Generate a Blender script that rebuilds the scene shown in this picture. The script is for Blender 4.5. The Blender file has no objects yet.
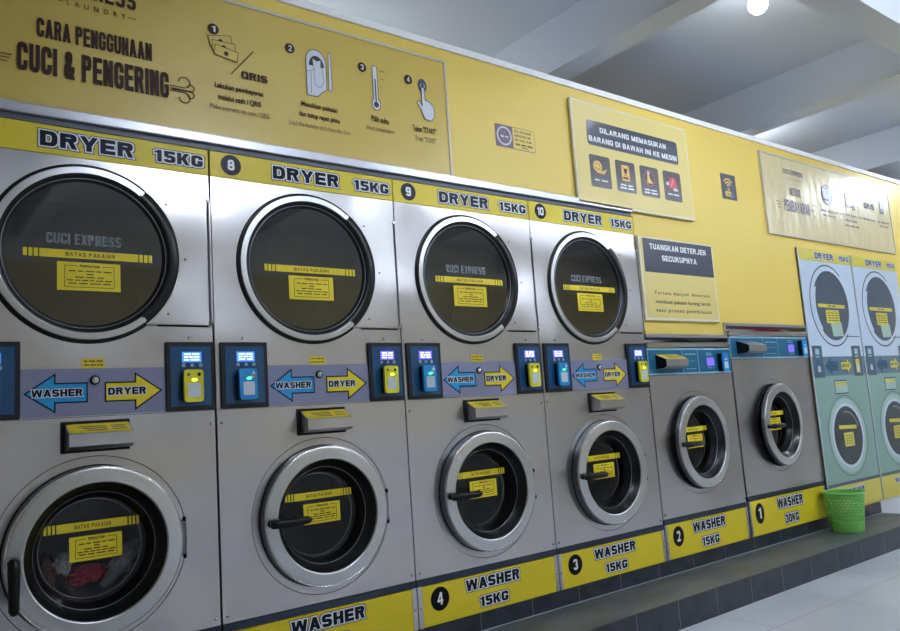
import bpy, math, random
from mathutils import Vector, Matrix, noise
random.seed(7)
PI = math.pi
DZ = 0.068                      # measured heights are stored with the floor at 0.068
ZP = 0.2 - DZ                   # top of the tiled ledge
col = bpy.context.scene.collection
sc = bpy.context.scene

# ------------------------------------------------------------------ materials
def lin(c):
    return tuple(((v/255)/12.92 if v/255 <= .04045 else ((v/255+.055)/1.055)**2.4) for v in c)
MAT = {}
def mat(name, rgb, rough=.5, metal=0., emit=0., ecol=None, coat=0., bump=None, spec=.5):
    m = bpy.data.materials.new(name); m.use_nodes = True
    b = m.node_tree.nodes['Principled BSDF']
    b.inputs['Base Color'].default_value = (*lin(rgb), 1)
    b.inputs['Roughness'].default_value = rough
    b.inputs['Metallic'].default_value = metal
    b.inputs['Specular IOR Level'].default_value = spec
    b.inputs['Coat Weight'].default_value = coat
    b.inputs['Coat Roughness'].default_value = .12
    if emit:
        b.inputs['Emission Color'].default_value = (*lin(ecol or rgb), 1)
        b.inputs['Emission Strength'].default_value = emit
    if bump:
        add_bump(m, *bump)
    MAT[name] = m
    return m
def nd(m, t, **k):
    n = m.node_tree.nodes.new(t)
    for a, v in k.items(): setattr(n, a, v)
    return n
def lk(m, a, b): m.node_tree.links.new(a, b)
def coords(m, scale=(1, 1, 1)):
    g = nd(m, 'ShaderNodeNewGeometry'); mp = nd(m, 'ShaderNodeMapping')
    mp.inputs['Scale'].default_value = scale
    lk(m, g.outputs['Position'], mp.inputs['Vector'])
    return mp.outputs['Vector']
def add_bump(m, scale, strength, dist=.01, stretch=(1, 1, 1)):
    b = m.node_tree.nodes['Principled BSDF']
    n = nd(m, 'ShaderNodeTexNoise'); n.inputs['Scale'].default_value = scale; n.inputs['Detail'].default_value = 2
    lk(m, coords(m, stretch), n.inputs['Vector'])
    bp = nd(m, 'ShaderNodeBump'); bp.inputs['Strength'].default_value = strength; bp.inputs['Distance'].default_value = dist
    lk(m, n.outputs['Fac'], bp.inputs['Height']); lk(m, bp.outputs['Normal'], b.inputs['Normal'])
def mottle(m, c1, c2, scale, stretch=(1, 1, 1), detail=4, lo=.35, hi=.65):
    b = m.node_tree.nodes['Principled BSDF']
    n = nd(m, 'ShaderNodeTexNoise'); n.inputs['Scale'].default_value = scale; n.inputs['Detail'].default_value = detail
    lk(m, coords(m, stretch), n.inputs['Vector'])
    r = nd(m, 'ShaderNodeValToRGB'); r.color_ramp.elements[0].position = lo; r.color_ramp.elements[1].position = hi
    r.color_ramp.elements[0].color = (*lin(c1), 1); r.color_ramp.elements[1].color = (*lin(c2), 1)
    lk(m, n.outputs['Fac'], r.inputs['Fac']); lk(m, r.outputs['Color'], b.inputs['Base Color'])
    return r.outputs['Color']
def tiles(m, axes, grout, width, tile_src, offs=(0, 0, 0), size=.3):
    """grout lines every `size` metres along the given world axes"""
    b = m.node_tree.nodes['Principled BSDF']
    g = nd(m, 'ShaderNodeNewGeometry'); s = nd(m, 'ShaderNodeSeparateXYZ'); lk(m, g.outputs['Position'], s.inputs[0])
    last = None
    for ax in axes:
        a = nd(m, 'ShaderNodeMath', operation='ADD'); a.inputs[1].default_value = offs['XYZ'.index(ax)] + 300*size
        lk(m, s.outputs[ax], a.inputs[0])
        md = nd(m, 'ShaderNodeMath', operation='MODULO'); md.inputs[1].default_value = size; lk(m, a.outputs[0], md.inputs[0])
        lt = nd(m, 'ShaderNodeMath', operation='LESS_THAN'); lt.inputs[1].default_value = width; lk(m, md.outputs[0], lt.inputs[0])
        if last is None: last = lt.outputs[0]
        else:
            mx = nd(m, 'ShaderNodeMath', operation='MAXIMUM'); lk(m, last, mx.inputs[0]); lk(m, lt.outputs[0], mx.inputs[1]); last = mx.outputs[0]
    mix = nd(m, 'ShaderNodeMix', data_type='RGBA'); lk(m, last, mix.inputs[0])
    lk(m, tile_src, mix.inputs[6]); mix.inputs[7].default_value = (*lin(grout), 1)
    lk(m, mix.outputs[2], b.inputs['Base Color'])

# brushed stainless sheet: broad ripples bend the reflections
def steel(name, rgb, rough, wav=.35, sc_=2.2):
    m = mat(name, rgb, rough, 1.)
    b = m.node_tree.nodes['Principled BSDF']
    n = nd(m, 'ShaderNodeTexNoise'); n.inputs['Scale'].default_value = sc_; n.inputs['Detail'].default_value = .3
    lk(m, coords(m, (1, 1, 1.2)), n.inputs['Vector'])
    n2 = nd(m, 'ShaderNodeTexNoise'); n2.inputs['Scale'].default_value = 3; n2.inputs['Detail'].default_value = 3
    lk(m, coords(m, (120, 120, 2)), n2.inputs['Vector'])
    bp = nd(m, 'ShaderNodeBump'); bp.inputs['Strength'].default_value = wav; bp.inputs['Distance'].default_value = .05
    lk(m, n.outputs['Fac'], bp.inputs['Height'])
    bp2 = nd(m, 'ShaderNodeBump'); bp2.inputs['Strength'].default_value = .04; bp2.inputs['Distance'].default_value = .002
    lk(m, n2.outputs['Fac'], bp2.inputs['Height']); lk(m, bp.outputs['Normal'], bp2.inputs['Normal'])
    lk(m, bp2.outputs['Normal'], b.inputs['Normal'])
    return m
steel('steel', (198, 195, 195), .31, .9)
steel('ring_steel', (206, 206, 206), .33, .05, 5)
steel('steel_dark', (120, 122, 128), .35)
steel('chrome', (205, 205, 205), .16, .05, 5)
mat('alu_trim', (176, 177, 184), .35, .7)
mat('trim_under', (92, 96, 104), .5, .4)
mat('label_yellow', (230, 206, 34), .45)
mat('sticker_yellow', (232, 208, 30), .4)
mat('wall_yellow', (232, 203, 98), .45, bump=(14, .08, .01))
mat('banner_yellow', (208, 180, 84), .42, coat=.08, bump=(2.2, .22, .03, (3, 1, .6)))
mat('banner_cream', (220, 206, 158), .3, coat=.35, bump=(2.6, .6, .03, (2, 1, .8)))
mat('sign_yellow', (226, 206, 128), .45, coat=.05)
mat('white_trim', (250, 250, 252), .4)
mat('acrylic_edge', (228, 220, 190), .4, coat=.1)
mat('banner_frame', (208, 200, 176), .35, coat=.3)
mat('white', (236, 238, 240), .4)
mat('navy', (16, 22, 44), .4, spec=.15)
mat('black', (10, 10, 13), .35, spec=.15)
mat('rubber', (7, 8, 12), .34, spec=.3, coat=.1)
mat('handle_black', (9, 9, 13), .32, spec=.3)
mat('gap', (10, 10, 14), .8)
mat('brown_ink', (62, 44, 38), .5, spec=.15)
mat('brown_ink_light', (110, 88, 52), .5)
mat('plaque_slate', (66, 68, 84), .35, coat=.3)
mat('plaque_brown', (52, 42, 48), .35, coat=.3)
mat('icon_gold', (226, 190, 96), .4)
mat('icon_red', (206, 72, 84), .4)
mat('icon_white', (214, 218, 226), .4)
mat('icon_grey', (120, 112, 124), .4)
mat('mauve', (118, 90, 112), .4)
mat('lavender', (134, 136, 166), .4, .3)
mat('arrow_blue', (24, 150, 208), .4)
mat('console_black', (20, 24, 34), .35)
mat('console_blue', (14, 74, 116), .35, coat=.3)
mat('panel_blue', (22, 98, 130), .35, coat=.2)
mat('panel_line', (150, 196, 214), .4)
mat('screen_blue', (70, 130, 250), .3, emit=.5)
mat('screen_violet', (112, 92, 230), .3, emit=.35)
mat('screen_text', (215, 230, 255), .3, emit=.8)
mat('button_grey', (150, 176, 196), .4)
mat('reader_blue', (10, 140, 205), .3, coat=.4)
mat('reader_yellow', (220, 208, 40), .3, coat=.4)
mat('reader_label', (196, 204, 210), .4)
mat('led_green', (60, 255, 140), .3, emit=2)
mat('led_lime', (200, 255, 60), .3, emit=2)
mat('drum', (92, 94, 98), .4, .8)
mat('drum_dark', (26, 27, 31), .5, .3)
mat('frost', (120, 128, 134), .6)
mat('kick_dark', (52, 60, 76), .3, .5)
mat('green_plastic', (120, 194, 92), .35, coat=.2)
mat('poster_white', (200, 216, 232), .35, coat=.3)
mat('poster_green', (136, 170, 158), .35, coat=.3)
mat('poster_green_light', (172, 198, 188), .35, coat=.3)
mat('poster_slate', (72, 86, 104), .3, coat=.4)
mat('poster_dark', (44, 54, 58), .3, coat=.4)
mat('poster_edge', (190, 200, 204), .4)
mat('poster_yellow', (216, 202, 76), .35, coat=.3)
mat('poster_strip', (92, 124, 142), .35, coat=.3)
mat('poster_line', (58, 70, 90), .4)
mat('cloth_red', (236, 40, 72), .9)
mat('cloth_white', (250, 248, 250), .9)
mat('cloth_brown', (140, 84, 70), .9)
mat('cloth_grey', (216, 218, 230), .9)
mat('lamp_glow', (236, 246, 255), .4, emit=3.5)
mat('lamp_base', (214, 214, 214), .4)
mat('wall_white', (214, 216, 220), .5)
m = mat('ceiling_paint', (204, 209, 218), .5); add_bump(m, 1.5, .1, .02)
m = mat('room_grey', (232, 232, 235), .6)
m = mat('opposite_yellow', (224, 212, 176), .5)
m = mat('opposite_text', (60, 50, 44), .5)
m = mat('floor_tile', (172, 174, 180), .28); tiles(m, 'XY', (150, 152, 158), .004, mottle(m, (196, 198, 204), (218, 220, 226), 1.3), (.1, .035, 0), .6)
m = mat('riser_tile', (40, 44, 56), .35, coat=.1); tiles(m, 'X', (128, 130, 134), .0035, mottle(m, (30, 34, 46), (52, 56, 66), 9), (-.215, 0, 0))
m = mat('ledge_tile', (84, 88, 92), .4); tiles(m, 'XY', (92, 94, 96), .003, mottle(m, (70, 74, 80), (98, 100, 102), 3, (1, 2, 1)), (-.215, .335, 0))
mat('grout', (176, 182, 190), .6)
mat('ledge_edge', (86, 82, 84), .4)
# poster green cast grows paler upward only in the print: plain colours are used instead
def glass(name, tint, refl, rough=.02):
    m = bpy.data.materials.new(name); m.use_nodes = True
    nt = m.node_tree; nt.nodes.clear()
    o = nd(m, 'ShaderNodeOutputMaterial'); mx = nd(m, 'ShaderNodeMixShader')
    t = nd(m, 'ShaderNodeBsdfTransparent'); t.inputs[0].default_value = (*tint, 1)
    g = nd(m, 'ShaderNodeBsdfGlossy'); g.inputs['Roughness'].default_value = rough
    f = nd(m, 'ShaderNodeFresnel'); f.inputs['IOR'].default_value = refl
    lk(m, f.outputs[0], mx.inputs[0]); lk(m, t.outputs[0], mx.inputs[1]); lk(m, g.outputs[0], mx.inputs[2])
    lk(m, mx.outputs[0], o.inputs[0]); MAT[name] = m; return m
glass('dryer_glass', (.26, .30, .33), 3.4, .04)
glass('washer_glass', (.9, .92, .96), 1.5)
# perforated dryer drum: rows of small holes in the sheet
m = mat('drum_perf', (110, 112, 112), .4, .6)
b = m.node_tree.nodes['Principled BSDF']
w1 = nd(m, 'ShaderNodeTexWave'); w1.inputs['Scale'].default_value = 26; w1.bands_direction = 'DIAGONAL'
lk(m, coords(m), w1.inputs['Vector'])
rp = nd(m, 'ShaderNodeValToRGB'); rp.color_ramp.elements[0].color = (*lin((40, 42, 44)), 1); rp.color_ramp.elements[1].color = (*lin((74, 76, 76)), 1)
lk(m, w1.outputs['Fac'], rp.inputs['Fac']); lk(m, rp.outputs['Color'], b.inputs['Base Color'])

# ------------------------------------------------------------------ mesh builder (x right, y into the wall, z up, z given in measured heights)
_text = {}
def text_geo(s, off=0., spacing=1.):
    key = (s, off, spacing)
    if key in _text: return _text[key]
    c = bpy.data.curves.new('t', 'FONT'); c.body = s; c.size = 1; c.offset = off; c.resolution_u = 3; c.space_character = spacing
    o = bpy.data.objects.new('t', c); col.objects.link(o)
    dg = bpy.context.evaluated_depsgraph_get(); dg.update()
    me = bpy.data.meshes.new_from_object(o.evaluated_get(dg))
    v = [(p.co.x, p.co.y) for p in me.vertices]; f = [tuple(p.vertices) for p in me.polygons]
    col.objects.unlink(o); bpy.data.objects.remove(o); bpy.data.curves.remove(c); bpy.data.meshes.remove(me)
    _text[key] = (v, f); return v, f
# ---- heavy grotesque capitals drawn stroke by stroke (unit width, unit height)
_cap = {}
def caps(t, sx, sy, gap=.14):
    key = (t, sx, sy, gap)
    if key in _cap: return _cap[key]
    V = []; F = []; pen = [0., 0]
    def poly(P):
        pen[1] += 1; n = len(V); V.extend((pen[0]+x, y, pen[1]*1.2e-5) for x, y in P); F.append(tuple(range(n, n+len(P))))
    def bar(x0, x1, y0, y1): poly([(x0, y0), (x1, y0), (x1, y1), (x0, y1)])
    def dg(xa, ya, xb, yb, w=sx): poly([(xa, ya), (xa+w, ya), (xb+w, yb), (xb, yb)])
    def arc(cx, cy, rx, ry, a0, a1):
        k = max(4, int(abs(a1-a0)/15)); e = .72      # squarish bowls
        def pt(a, rx, ry):
            c, q = math.cos(a), math.sin(a); return (cx+rx*math.copysign(abs(c)**e, c), cy+ry*math.copysign(abs(q)**e, q))
        A = [math.radians(a0+(a1-a0)*i/k) for i in range(k+1)]
        O = [pt(a, rx, ry) for a in A]; I = [pt(a, max(rx-sx, .01), max(ry-sy, .01)) for a in A]
        for i in range(k): poly([O[i], O[i+1], I[i+1], I[i]] if a1 > a0 else [O[i+1], O[i], I[i], I[i+1]])
    m = .5; q = .3; r5 = .25+sy/4
    for c in t:
        W = 1.
        if c in 'DPRB':
            bar(0, sx, 0, 1)
        if c == 'D': bar(0, .5, 1-sy, 1); bar(0, .5, 0, sy); arc(.5, .5, .5, .5, -90, 90)
        elif c in 'PR':
            y = .44; cy = (1+y)/2; bar(0, .55, 1-sy, 1); bar(0, .55, y, y+sy); arc(.55, cy, .42, (1-y)/2, -90, 90)
            if c == 'R': dg(1-sx, 0, .42, y+sy*.4); W = 1.02
        elif c == 'B': bar(0, .55, 1-sy, 1); bar(0, .55, 0, sy); bar(0, .55, .5-sy/2, .5+sy/2); arc(.55, 1-r5, .40, r5, -90, 90); arc(.55, r5, .45, r5, -90, 90)
        elif c in 'COGQ0U':
            bar(0, sx, q, 1 if c == 'U' else 1-q); arc(.5, q, .5, q, 180, 360)
            if c != 'U': arc(.5, 1-q, .5, q, 0, 180)
            if c in 'OQ0': bar(1-sx, 1, q, 1-q)
            if c == 'U': bar(1-sx, 1, q, 1)
            if c in 'CG': bar(1-sx, 1, .63, 1-q)
            if c == 'C': bar(1-sx, 1, q, .37)
            if c == 'G': bar(1-sx, 1, q, .53); bar(.52, 1, .53-sy, .53)
            if c == 'Q': dg(1-sx*.6, -.05, .5, .3, sx*.8)
        elif c == 'S': arc(.5, 1-r5, .5, r5, 5, 270); arc(.5, r5, .5, r5, 90, -175)
        elif c == '3': arc(.5, 1-r5, .5, r5, 172, -90); arc(.5, r5, .5, r5, 90, -172)
        elif c == '8': arc(.5, 1-r5, .46, r5, 0, 360); arc(.5, r5, .5, r5, 0, 360)
        elif c == '9': arc(.5, .68, .5, .32, 0, 360); bar(1-sx, 1, .28, .68); arc(.5, .28, .5, .28, 0, -172)
        elif c == '6': arc(.5, .32, .5, .32, 0, 360); bar(0, sx, .32, .72); arc(.5, .72, .5, .28, 180, 8)
        elif c == '5': bar(.06, .96, 1-sy, 1); bar(.06, .06+sx, .5, 1); arc(.5, .33, .5, .33, 150, -172)
        elif c == '2': arc(.5, .7, .5, .3, 172, -20); dg(.02, 0, 1-sx*1.05, .62); bar(0, 1, 0, sy)
        elif c == '1': bar(.42-sx/2, .42+sx/2, 0, 1); poly([(.0, .70), (.42, .78), (.42, 1), (.3, 1), (.18, .88), (0, .85)]); W = .42+sx/2
        elif c == '4': bar(.55, .55+sx, 0, 1); bar(0, 1, .22, .22+sy*.9); dg(0, .22+sy*.5, .5, 1, sx*.8)
        elif c == '7': bar(0, 1, 1-sy, 1); dg(.18, 0, 1-sx, 1-sy)
        elif c == 'E': bar(0, sx, 0, 1); bar(0, .92, 1-sy, 1); bar(0, .92, 0, sy); bar(0, .86, .5-sy/2, .5+sy/2); W = .92
        elif c == 'F': bar(0, sx, 0, 1); bar(0, .9, 1-sy, 1); bar(0, .82, .5-sy/2, .5+sy/2); W = .9
        elif c == 'H': bar(0, sx, 0, 1); bar(1-sx, 1, 0, 1); bar(0, 1, .5-sy/2, .5+sy/2)
        elif c == 'I': bar(0, sx, 0, 1); W = sx
        elif c == 'L': bar(0, sx, 0, 1); bar(0, .88, 0, sy); W = .88
        elif c == 'T': bar(0, .96, 1-sy, 1); bar(.48-sx/2, .48+sx/2, 0, 1); W = .96
        elif c == 'J': bar(1-sx, 1, q, 1); arc(.5, q, .5, q, 180, 360)
        elif c == 'A': W = 1.1; dg(0, 0, .55-sx/2, 1); dg(W-sx, 0, .55-sx/2, 1); bar(.25, .85, .2, .2+sy*.85)
        elif c == 'V': W = 1.08; dg(.54-sx/2, 0, 0, 1); dg(.54-sx/2, 0, W-sx, 1)
        elif c == 'Y': W = 1.08; dg(.54-sx/2, .38, 0, 1); dg(.54-sx/2, .38, W-sx, 1); bar(.54-sx/2, .54+sx/2, 0, .40)
        elif c == 'X': dg(0, 0, 1-sx, 1); dg(1-sx, 0, 0, 1)
        elif c == 'W': W = 1.5; w = sx*.9; dg(.36-w/2, 0, 0, 1, w); dg(.36-w/2, 0, .75-w/2, 1, w); dg(1.14-w/2, 0, .75-w/2, 1, w); dg(1.14-w/2, 0, W-w, 1, w)
        elif c == 'M': W = 1.2; bar(0, sx, 0, 1); bar(W-sx, W, 0, 1); dg(.6-sx/2, 0, 0, 1); dg(.6-sx/2, 0, W-sx, 1)
        elif c == 'N': bar(0, sx, 0, 1); bar(1-sx, 1, 0, 1); dg(1-sx, 0, 0, 1)
        elif c == 'K': W = 1.06; bar(0, sx, 0, 1); dg(W-sx*1.1, 0, sx*.9, .55, sx*1.1); dg(sx*.5, .36, W-sx*1.15, 1, sx*1.1)
        elif c == 'Z': bar(0, 1, 0, sy); bar(0, 1, 1-sy, 1); dg(0, sy, 1-sx, 1-sy)
        elif c == '&': arc(.45, .76, .36, .24, 0, 360); arc(.45, .29, .45, .29, 60, 340); dg(1.05-sx, 0, .12, .78); dg(.7, .2, 1.05-sx*.7, .46, sx*.7); W = 1.08
        elif c == '/': dg(0, 0, .5, 1, sx*.8); W = .5+sx
        elif c == ' ': W = .42
        pen[0] += W+gap; pen[1] = 0
    _cap[key] = (V, F); return V, F
class MB:
    def __init__(s): s.v = []; s.f = []; s.mi = []; s.sm = []; s.mats = []
    def m(s, name):
        if name not in s.mats: s.mats.append(name)
        return s.mats.index(name)
    def add(s, vs, fs, mt, smooth=False):
        n = len(s.v); i = s.m(mt); s.v += [tuple(p) for p in vs]
        for f in fs: s.f.append(tuple(n+k for k in f)); s.mi.append(i); s.sm.append(smooth)
        return s
    def box(s, x0, x1, y0, y1, z0, z1, mt, bev=0.):
        if bev:
            c = bev
            prof = [(x0+c, z0), (x1-c, z0), (x1, z0+c), (x1, z1-c), (x1-c, z1), (x0+c, z1), (x0, z1-c), (x0, z0+c)]
            inn = [(min(max(x, x0+c), x1-c), min(max(z, z0+c), z1-c)) for x, z in prof]
            k = 8; V = [(x, y1, z) for x, z in prof]+[(x, y0+c, z) for x, z in prof]+[(x, y0, z) for x, z in inn]
            F = [tuple(range(k))[::-1]]
            for r in (0, 1):
                for i in range(k):
                    j = (i+1) % k; F.append((r*k+i, r*k+j, (r+1)*k+j, (r+1)*k+i))
            F.append((2*k+0, 2*k+1, 2*k+3, 2*k+5)) if False else F.append(tuple(2*k+i for i in range(k)))
            return s.add(V, F, mt)
        V = [(x, y, z) for y in (y0, y1) for z in (z0, z1) for x in (x0, x1)]
        return s.add(V, [(0, 1, 3, 2), (5, 4, 6, 7), (4, 0, 2, 6), (1, 5, 7, 3), (2, 3, 7, 6), (4, 5, 1, 0)], mt)
    def prism(s, pts, yf, yb, mt):
        k = len(pts)
        V = [(x, yf, z) for x, z in pts]+[(x, yb, z) for x, z in pts]
        F = [tuple(range(k)), tuple(range(2*k-1, k-1, -1))]+[(i, i+k, (i+1) % k+k, (i+1) % k) for i in range(k)]
        return s.add(V, F, mt)
    def extr(s, prof, x0, x1, mt):          # profile in (y,z), swept along x
        k = len(prof)
        V = [(x0, y, z) for y, z in prof]+[(x1, y, z) for y, z in prof]
        F = [tuple(range(k)), tuple(range(2*k-1, k-1, -1))]+[(i, i+k, (i+1) % k+k, (i+1) % k) for i in range(k)]
        return s.add(V, F, mt)
    def lathe(s, prof, cx, cz, mt, seg=96, a0=0., a1=2*PI, smooth=True, cap=False):
        if smooth == 'split':
            for k in range(len(prof)-1): s.lathe(prof[k:k+2], cx, cz, mt, seg, a0, a1, True)
            return s
        full = abs(a1-a0-2*PI) < 1e-6; n = seg if full else seg+1
        V = [(cx+r*math.cos(a0+(a1-a0)*i/seg), y, cz+r*math.sin(a0+(a1-a0)*i/seg)) for (r, y) in prof for i in range(n)]
        F = []
        for k in range(len(prof)-1):
            for i in range(seg):
                j = (i+1) % n if full else i+1
                F.append((k*n+i, k*n+j, (k+1)*n+j, (k+1)*n+i))
        if cap: F.append(tuple((len(prof)-1)*n+i for i in range(n)))
        return s.add(V, F, mt, smooth)
    def disc(s, cx, cz, r, y, mt, seg=48, th=.0006):
        return s.prism([(cx+r*math.cos(2*PI*i/seg), cz+r*math.sin(2*PI*i/seg)) for i in range(seg)], y, y+th, mt)
    def ellipse(s, cx, cz, rx, rz, y, mt, seg=32, th=.0006, a0=0, a1=2*PI):
        return s.prism([(cx+rx*math.cos(a0+(a1-a0)*i/seg), cz+rz*math.sin(a0+(a1-a0)*i/seg)) for i in range(seg+(a1-a0 < 6))], y, y+th, mt)
    def rrect(s, x0, x1, z0, z1, r, yf, yb, mt):
        P = []
        for cx, cz, a in ((x1-r, z1-r, 0), (x0+r, z1-r, PI/2), (x0+r, z0+r, PI), (x1-r, z0+r, 1.5*PI)):
            for i in range(6): P.append((cx+r*math.cos(a+i*PI/10), cz+r*math.sin(a+i*PI/10)))
        return s.prism(P, yf, yb, mt)
    def frame(s, x0, x1, z0, z1, w, yf, yb, mt):
        s.box(x0, x1, yf, yb, z1-w, z1, mt); s.box(x0, x1, yf, yb, z0, z0+w, mt)
        s.box(x0, x0+w, yf, yb, z0+w, z1-w, mt); return s.box(x1-w, x1, yf, yb, z0+w, z1-w, mt)
    def plate_hole(s, x0, x1, z0, z1, cx, cz, r, yf, yb, mt, seg=96):
        A = [2*PI*i/seg for i in range(seg)]
        def edge(a):
            c, q = math.cos(a), math.sin(a)
            t = min([(x1-cx)/c if c > 1e-9 else 1e9, (x0-cx)/c if c < -1e-9 else 1e9, (z1-cz)/q if q > 1e-9 else 1e9, (z0-cz)/q if q < -1e-9 else 1e9])
            return (cx+t*c, cz+t*q)
        for X, Z in ((x0, z0), (x1, z0), (x1, z1), (x0, z1)): A.append(math.atan2(Z-cz, X-cx) % (2*PI))
        A = sorted(A); n = len(A)
        I = [(cx+r*math.cos(a), cz+r*math.sin(a)) for a in A]; O = [edge(a) for a in A]
        V = [(x, yf, z) for x, z in I]+[(x, yf, z) for x, z in O]+[(x, yb, z) for x, z in I]+[(x, yb, z) for x, z in O]
        F = []
        for i in range(n):
            j = (i+1) % n
            F += [(i, n+i, n+j, j), (2*n+i, i, j, 2*n+j), (n+i, 3*n+i, 3*n+j, n+j), (3*n+i, 2*n+i, 2*n+j, 3*n+j)]
        return s.add(V, F, mt)
    def line(s, pts, w, y, mt, th=.0005, closed=False):     # flat ribbon through (x,z) points
        P = [Vector(p) for p in pts]; n = len(P)
        for i in range(n if closed else n-1):
            a, b = P[i], P[(i+1) % n]; d = b-a
            if d.length < 1e-7: continue
            d.normalize(); q = Vector((-d.y, d.x))*w/2; e = d*w/2*.6
            s.prism([tuple(a-e-q), tuple(b+e-q), tuple(b+e+q), tuple(a-e+q)], y, y+th, mt)
        return s
    def tube(s, pts, r, mt, seg=12, caps=True):
        P = [Vector(p) for p in pts]; n = len(P); V = []; F = []
        for i, p in enumerate(P):
            t = (P[min(i+1, n-1)]-P[max(i-1, 0)]).normalized()
            u = t.cross(Vector((0, 0, 1)) if abs(t.z) < .9 else Vector((0, 1, 0))).normalized(); w = t.cross(u)
            rr = r[i] if isinstance(r, (list, tuple)) else r
            V += [tuple(p+(u*math.cos(2*PI*k/seg)+w*math.sin(2*PI*k/seg))*rr) for k in range(seg)]
        for i in range(n-1):
            for k in range(seg):
                j = (k+1) % seg; F.append((i*seg+k, i*seg+j, (i+1)*seg+j, (i+1)*seg+k))
        if caps: F += [tuple(range(seg)), tuple(range((n-1)*seg, n*seg))]
        return s.add(V, F, mt, True)
    def text(s, t, x0, x1, z0, z1, y, mt, bold=.02, outline=None, oh=.04, o2=None, st=None, spacing=1., gap=.14):
        if t.upper() == t and spacing == 1. and not set(t)-set('ABCDEFGHIJKLMNOPQRSTUVWXYZ0123456789&/ '):
            sx, sy = st or (.31, .22); v, f = caps(t, sx, sy, gap)
        else: v, f = text_geo(t, bold, spacing)
        ax = min(p[0] for p in v); bx = max(p[0] for p in v); az = min(p[1] for p in v); bz = max(p[1] for p in v)
        sx = (x1-x0)/(bx-ax); sz = (z1-z0)/(bz-az)
        def T(V, yy): return [(x0+(p[0]-ax)*sx, yy-(p[2] if len(p) > 2 else 0), z0+(p[1]-az)*sz) for p in V]
        if outline:      # each stroke spread by the rim width
            for k, (mm, rad) in enumerate(([(o2, oh*1.5)] if o2 else [])+[(outline, oh)]):
                V = []; F = []
                for fc in f:
                    P = T([v[i] for i in fc], 0); G = grow([(p[0], p[2]) for p in P], rad); n = len(V)
                    V += [(g_[0], y-.0006*k+p[1], g_[1]) for g_, p in zip(G, P)]; F.append(tuple(range(n, n+len(G))))
                s.add(V, F, mm)
            y = y-.0006*(k+1)
        s.add(T(v, y), f, mt); return s
    def words(s, x0, x1, zc, h, y, mt, n=4, seed=0):        # illegible small print: word-length dashes
        R = random.Random(seed); L = [R.uniform(.6, 1.5) for _ in range(n)]; g = .28
        tot = sum(L)+g*(n-1); x = x0; k = (x1-x0)/tot
        for a in L:
            s.box(x, x+a*k, y, y+.0004, zc-h/2, zc+h/2, mt); x += (a+g)*k
        return s
    def build(s, name, parent=None, origin=(0, 0, 0), bevel=0., loc=None):
        me = bpy.data.meshes.new(name)
        ox, oy, oz = origin
        me.from_pydata([(x-ox, y-oy, z-oz) for x, y, z in s.v], [], s.f)
        for k in s.mats: me.materials.append(MAT[k])
        me.polygons.foreach_set('material_index', s.mi); me.polygons.foreach_set('use_smooth', s.sm)
        import bmesh
        me.update()
        o = bpy.data.objects.new(name, me); col.objects.link(o)
        if parent: o.parent = parent
        if loc is not None: o.location = loc
        elif parent is None: o.location = (ox, oy, oz-DZ)
        if bevel:
            md = o.modifiers.new('b', 'BEVEL'); md.width = bevel; md.segments = 2; md.limit_method = 'ANGLE'; md.angle_limit = .7
        return o
def tag(o, label=None, cat=None, group=None, kind=None):
    if label: o['label'] = label
    if cat: o['category'] = cat
    if group: o['group'] = group
    if kind: o['kind'] = kind
    return o
def empty(name, loc, label, cat, group=None):
    o = bpy.data.objects.new(name, None); col.objects.link(o); o.location = loc; o.empty_display_size = .1
    return tag(o, label, cat, group)
def struct(name, mb): return tag(mb.build(name), kind='structure')

# ------------------------------------------------------------------ shared machine parts (local: x from the left seam, z measured height, origin at the ledge)
O0 = (0, 0, .2)
def part(mb, name, root, bevel=0., label=None, loc=(0, 0, 0)):
    o = mb.build(name, root, O0, bevel, loc)
    if label: o['label'] = label
    return o
def sub(mb, name, par, origin=O0, label=None, bevel=0.):
    o = mb.build(name, par, origin, bevel, (0, 0, 0))
    if label: o['label'] = label
    return o
def band(mb, x0, x1, z0, z1, y, slant=0.):
    """the yellow limit tape: three blocks, a long bar with the words, three blocks"""
    w = x1-x0; e = .009*w/.385
    def q(a, b): mb.box(a, b, y, y+.0008, z0, z1, 'sticker_yellow')
    bw = .0115*w/.385; g = .0035
    xa = x0
    mb.box(x0, x1, y+.0004, y+.0010, z0, z1, 'black')
    for k in range(3): q(xa, xa+bw); xa += bw+g
    xb = x1
    for k in range(3): q(xb-bw, xb); xb -= bw+g
    q(xa, xb)
    c = (x0+x1)/2; mb.text('BATAS PAKAIAN', c-.19*w, c+.19*w, z0+.27*(z1-z0), z1-.27*(z1-z0), y-.0004, 'brown_ink', .012, st=(.22, .18), gap=.3)
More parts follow.
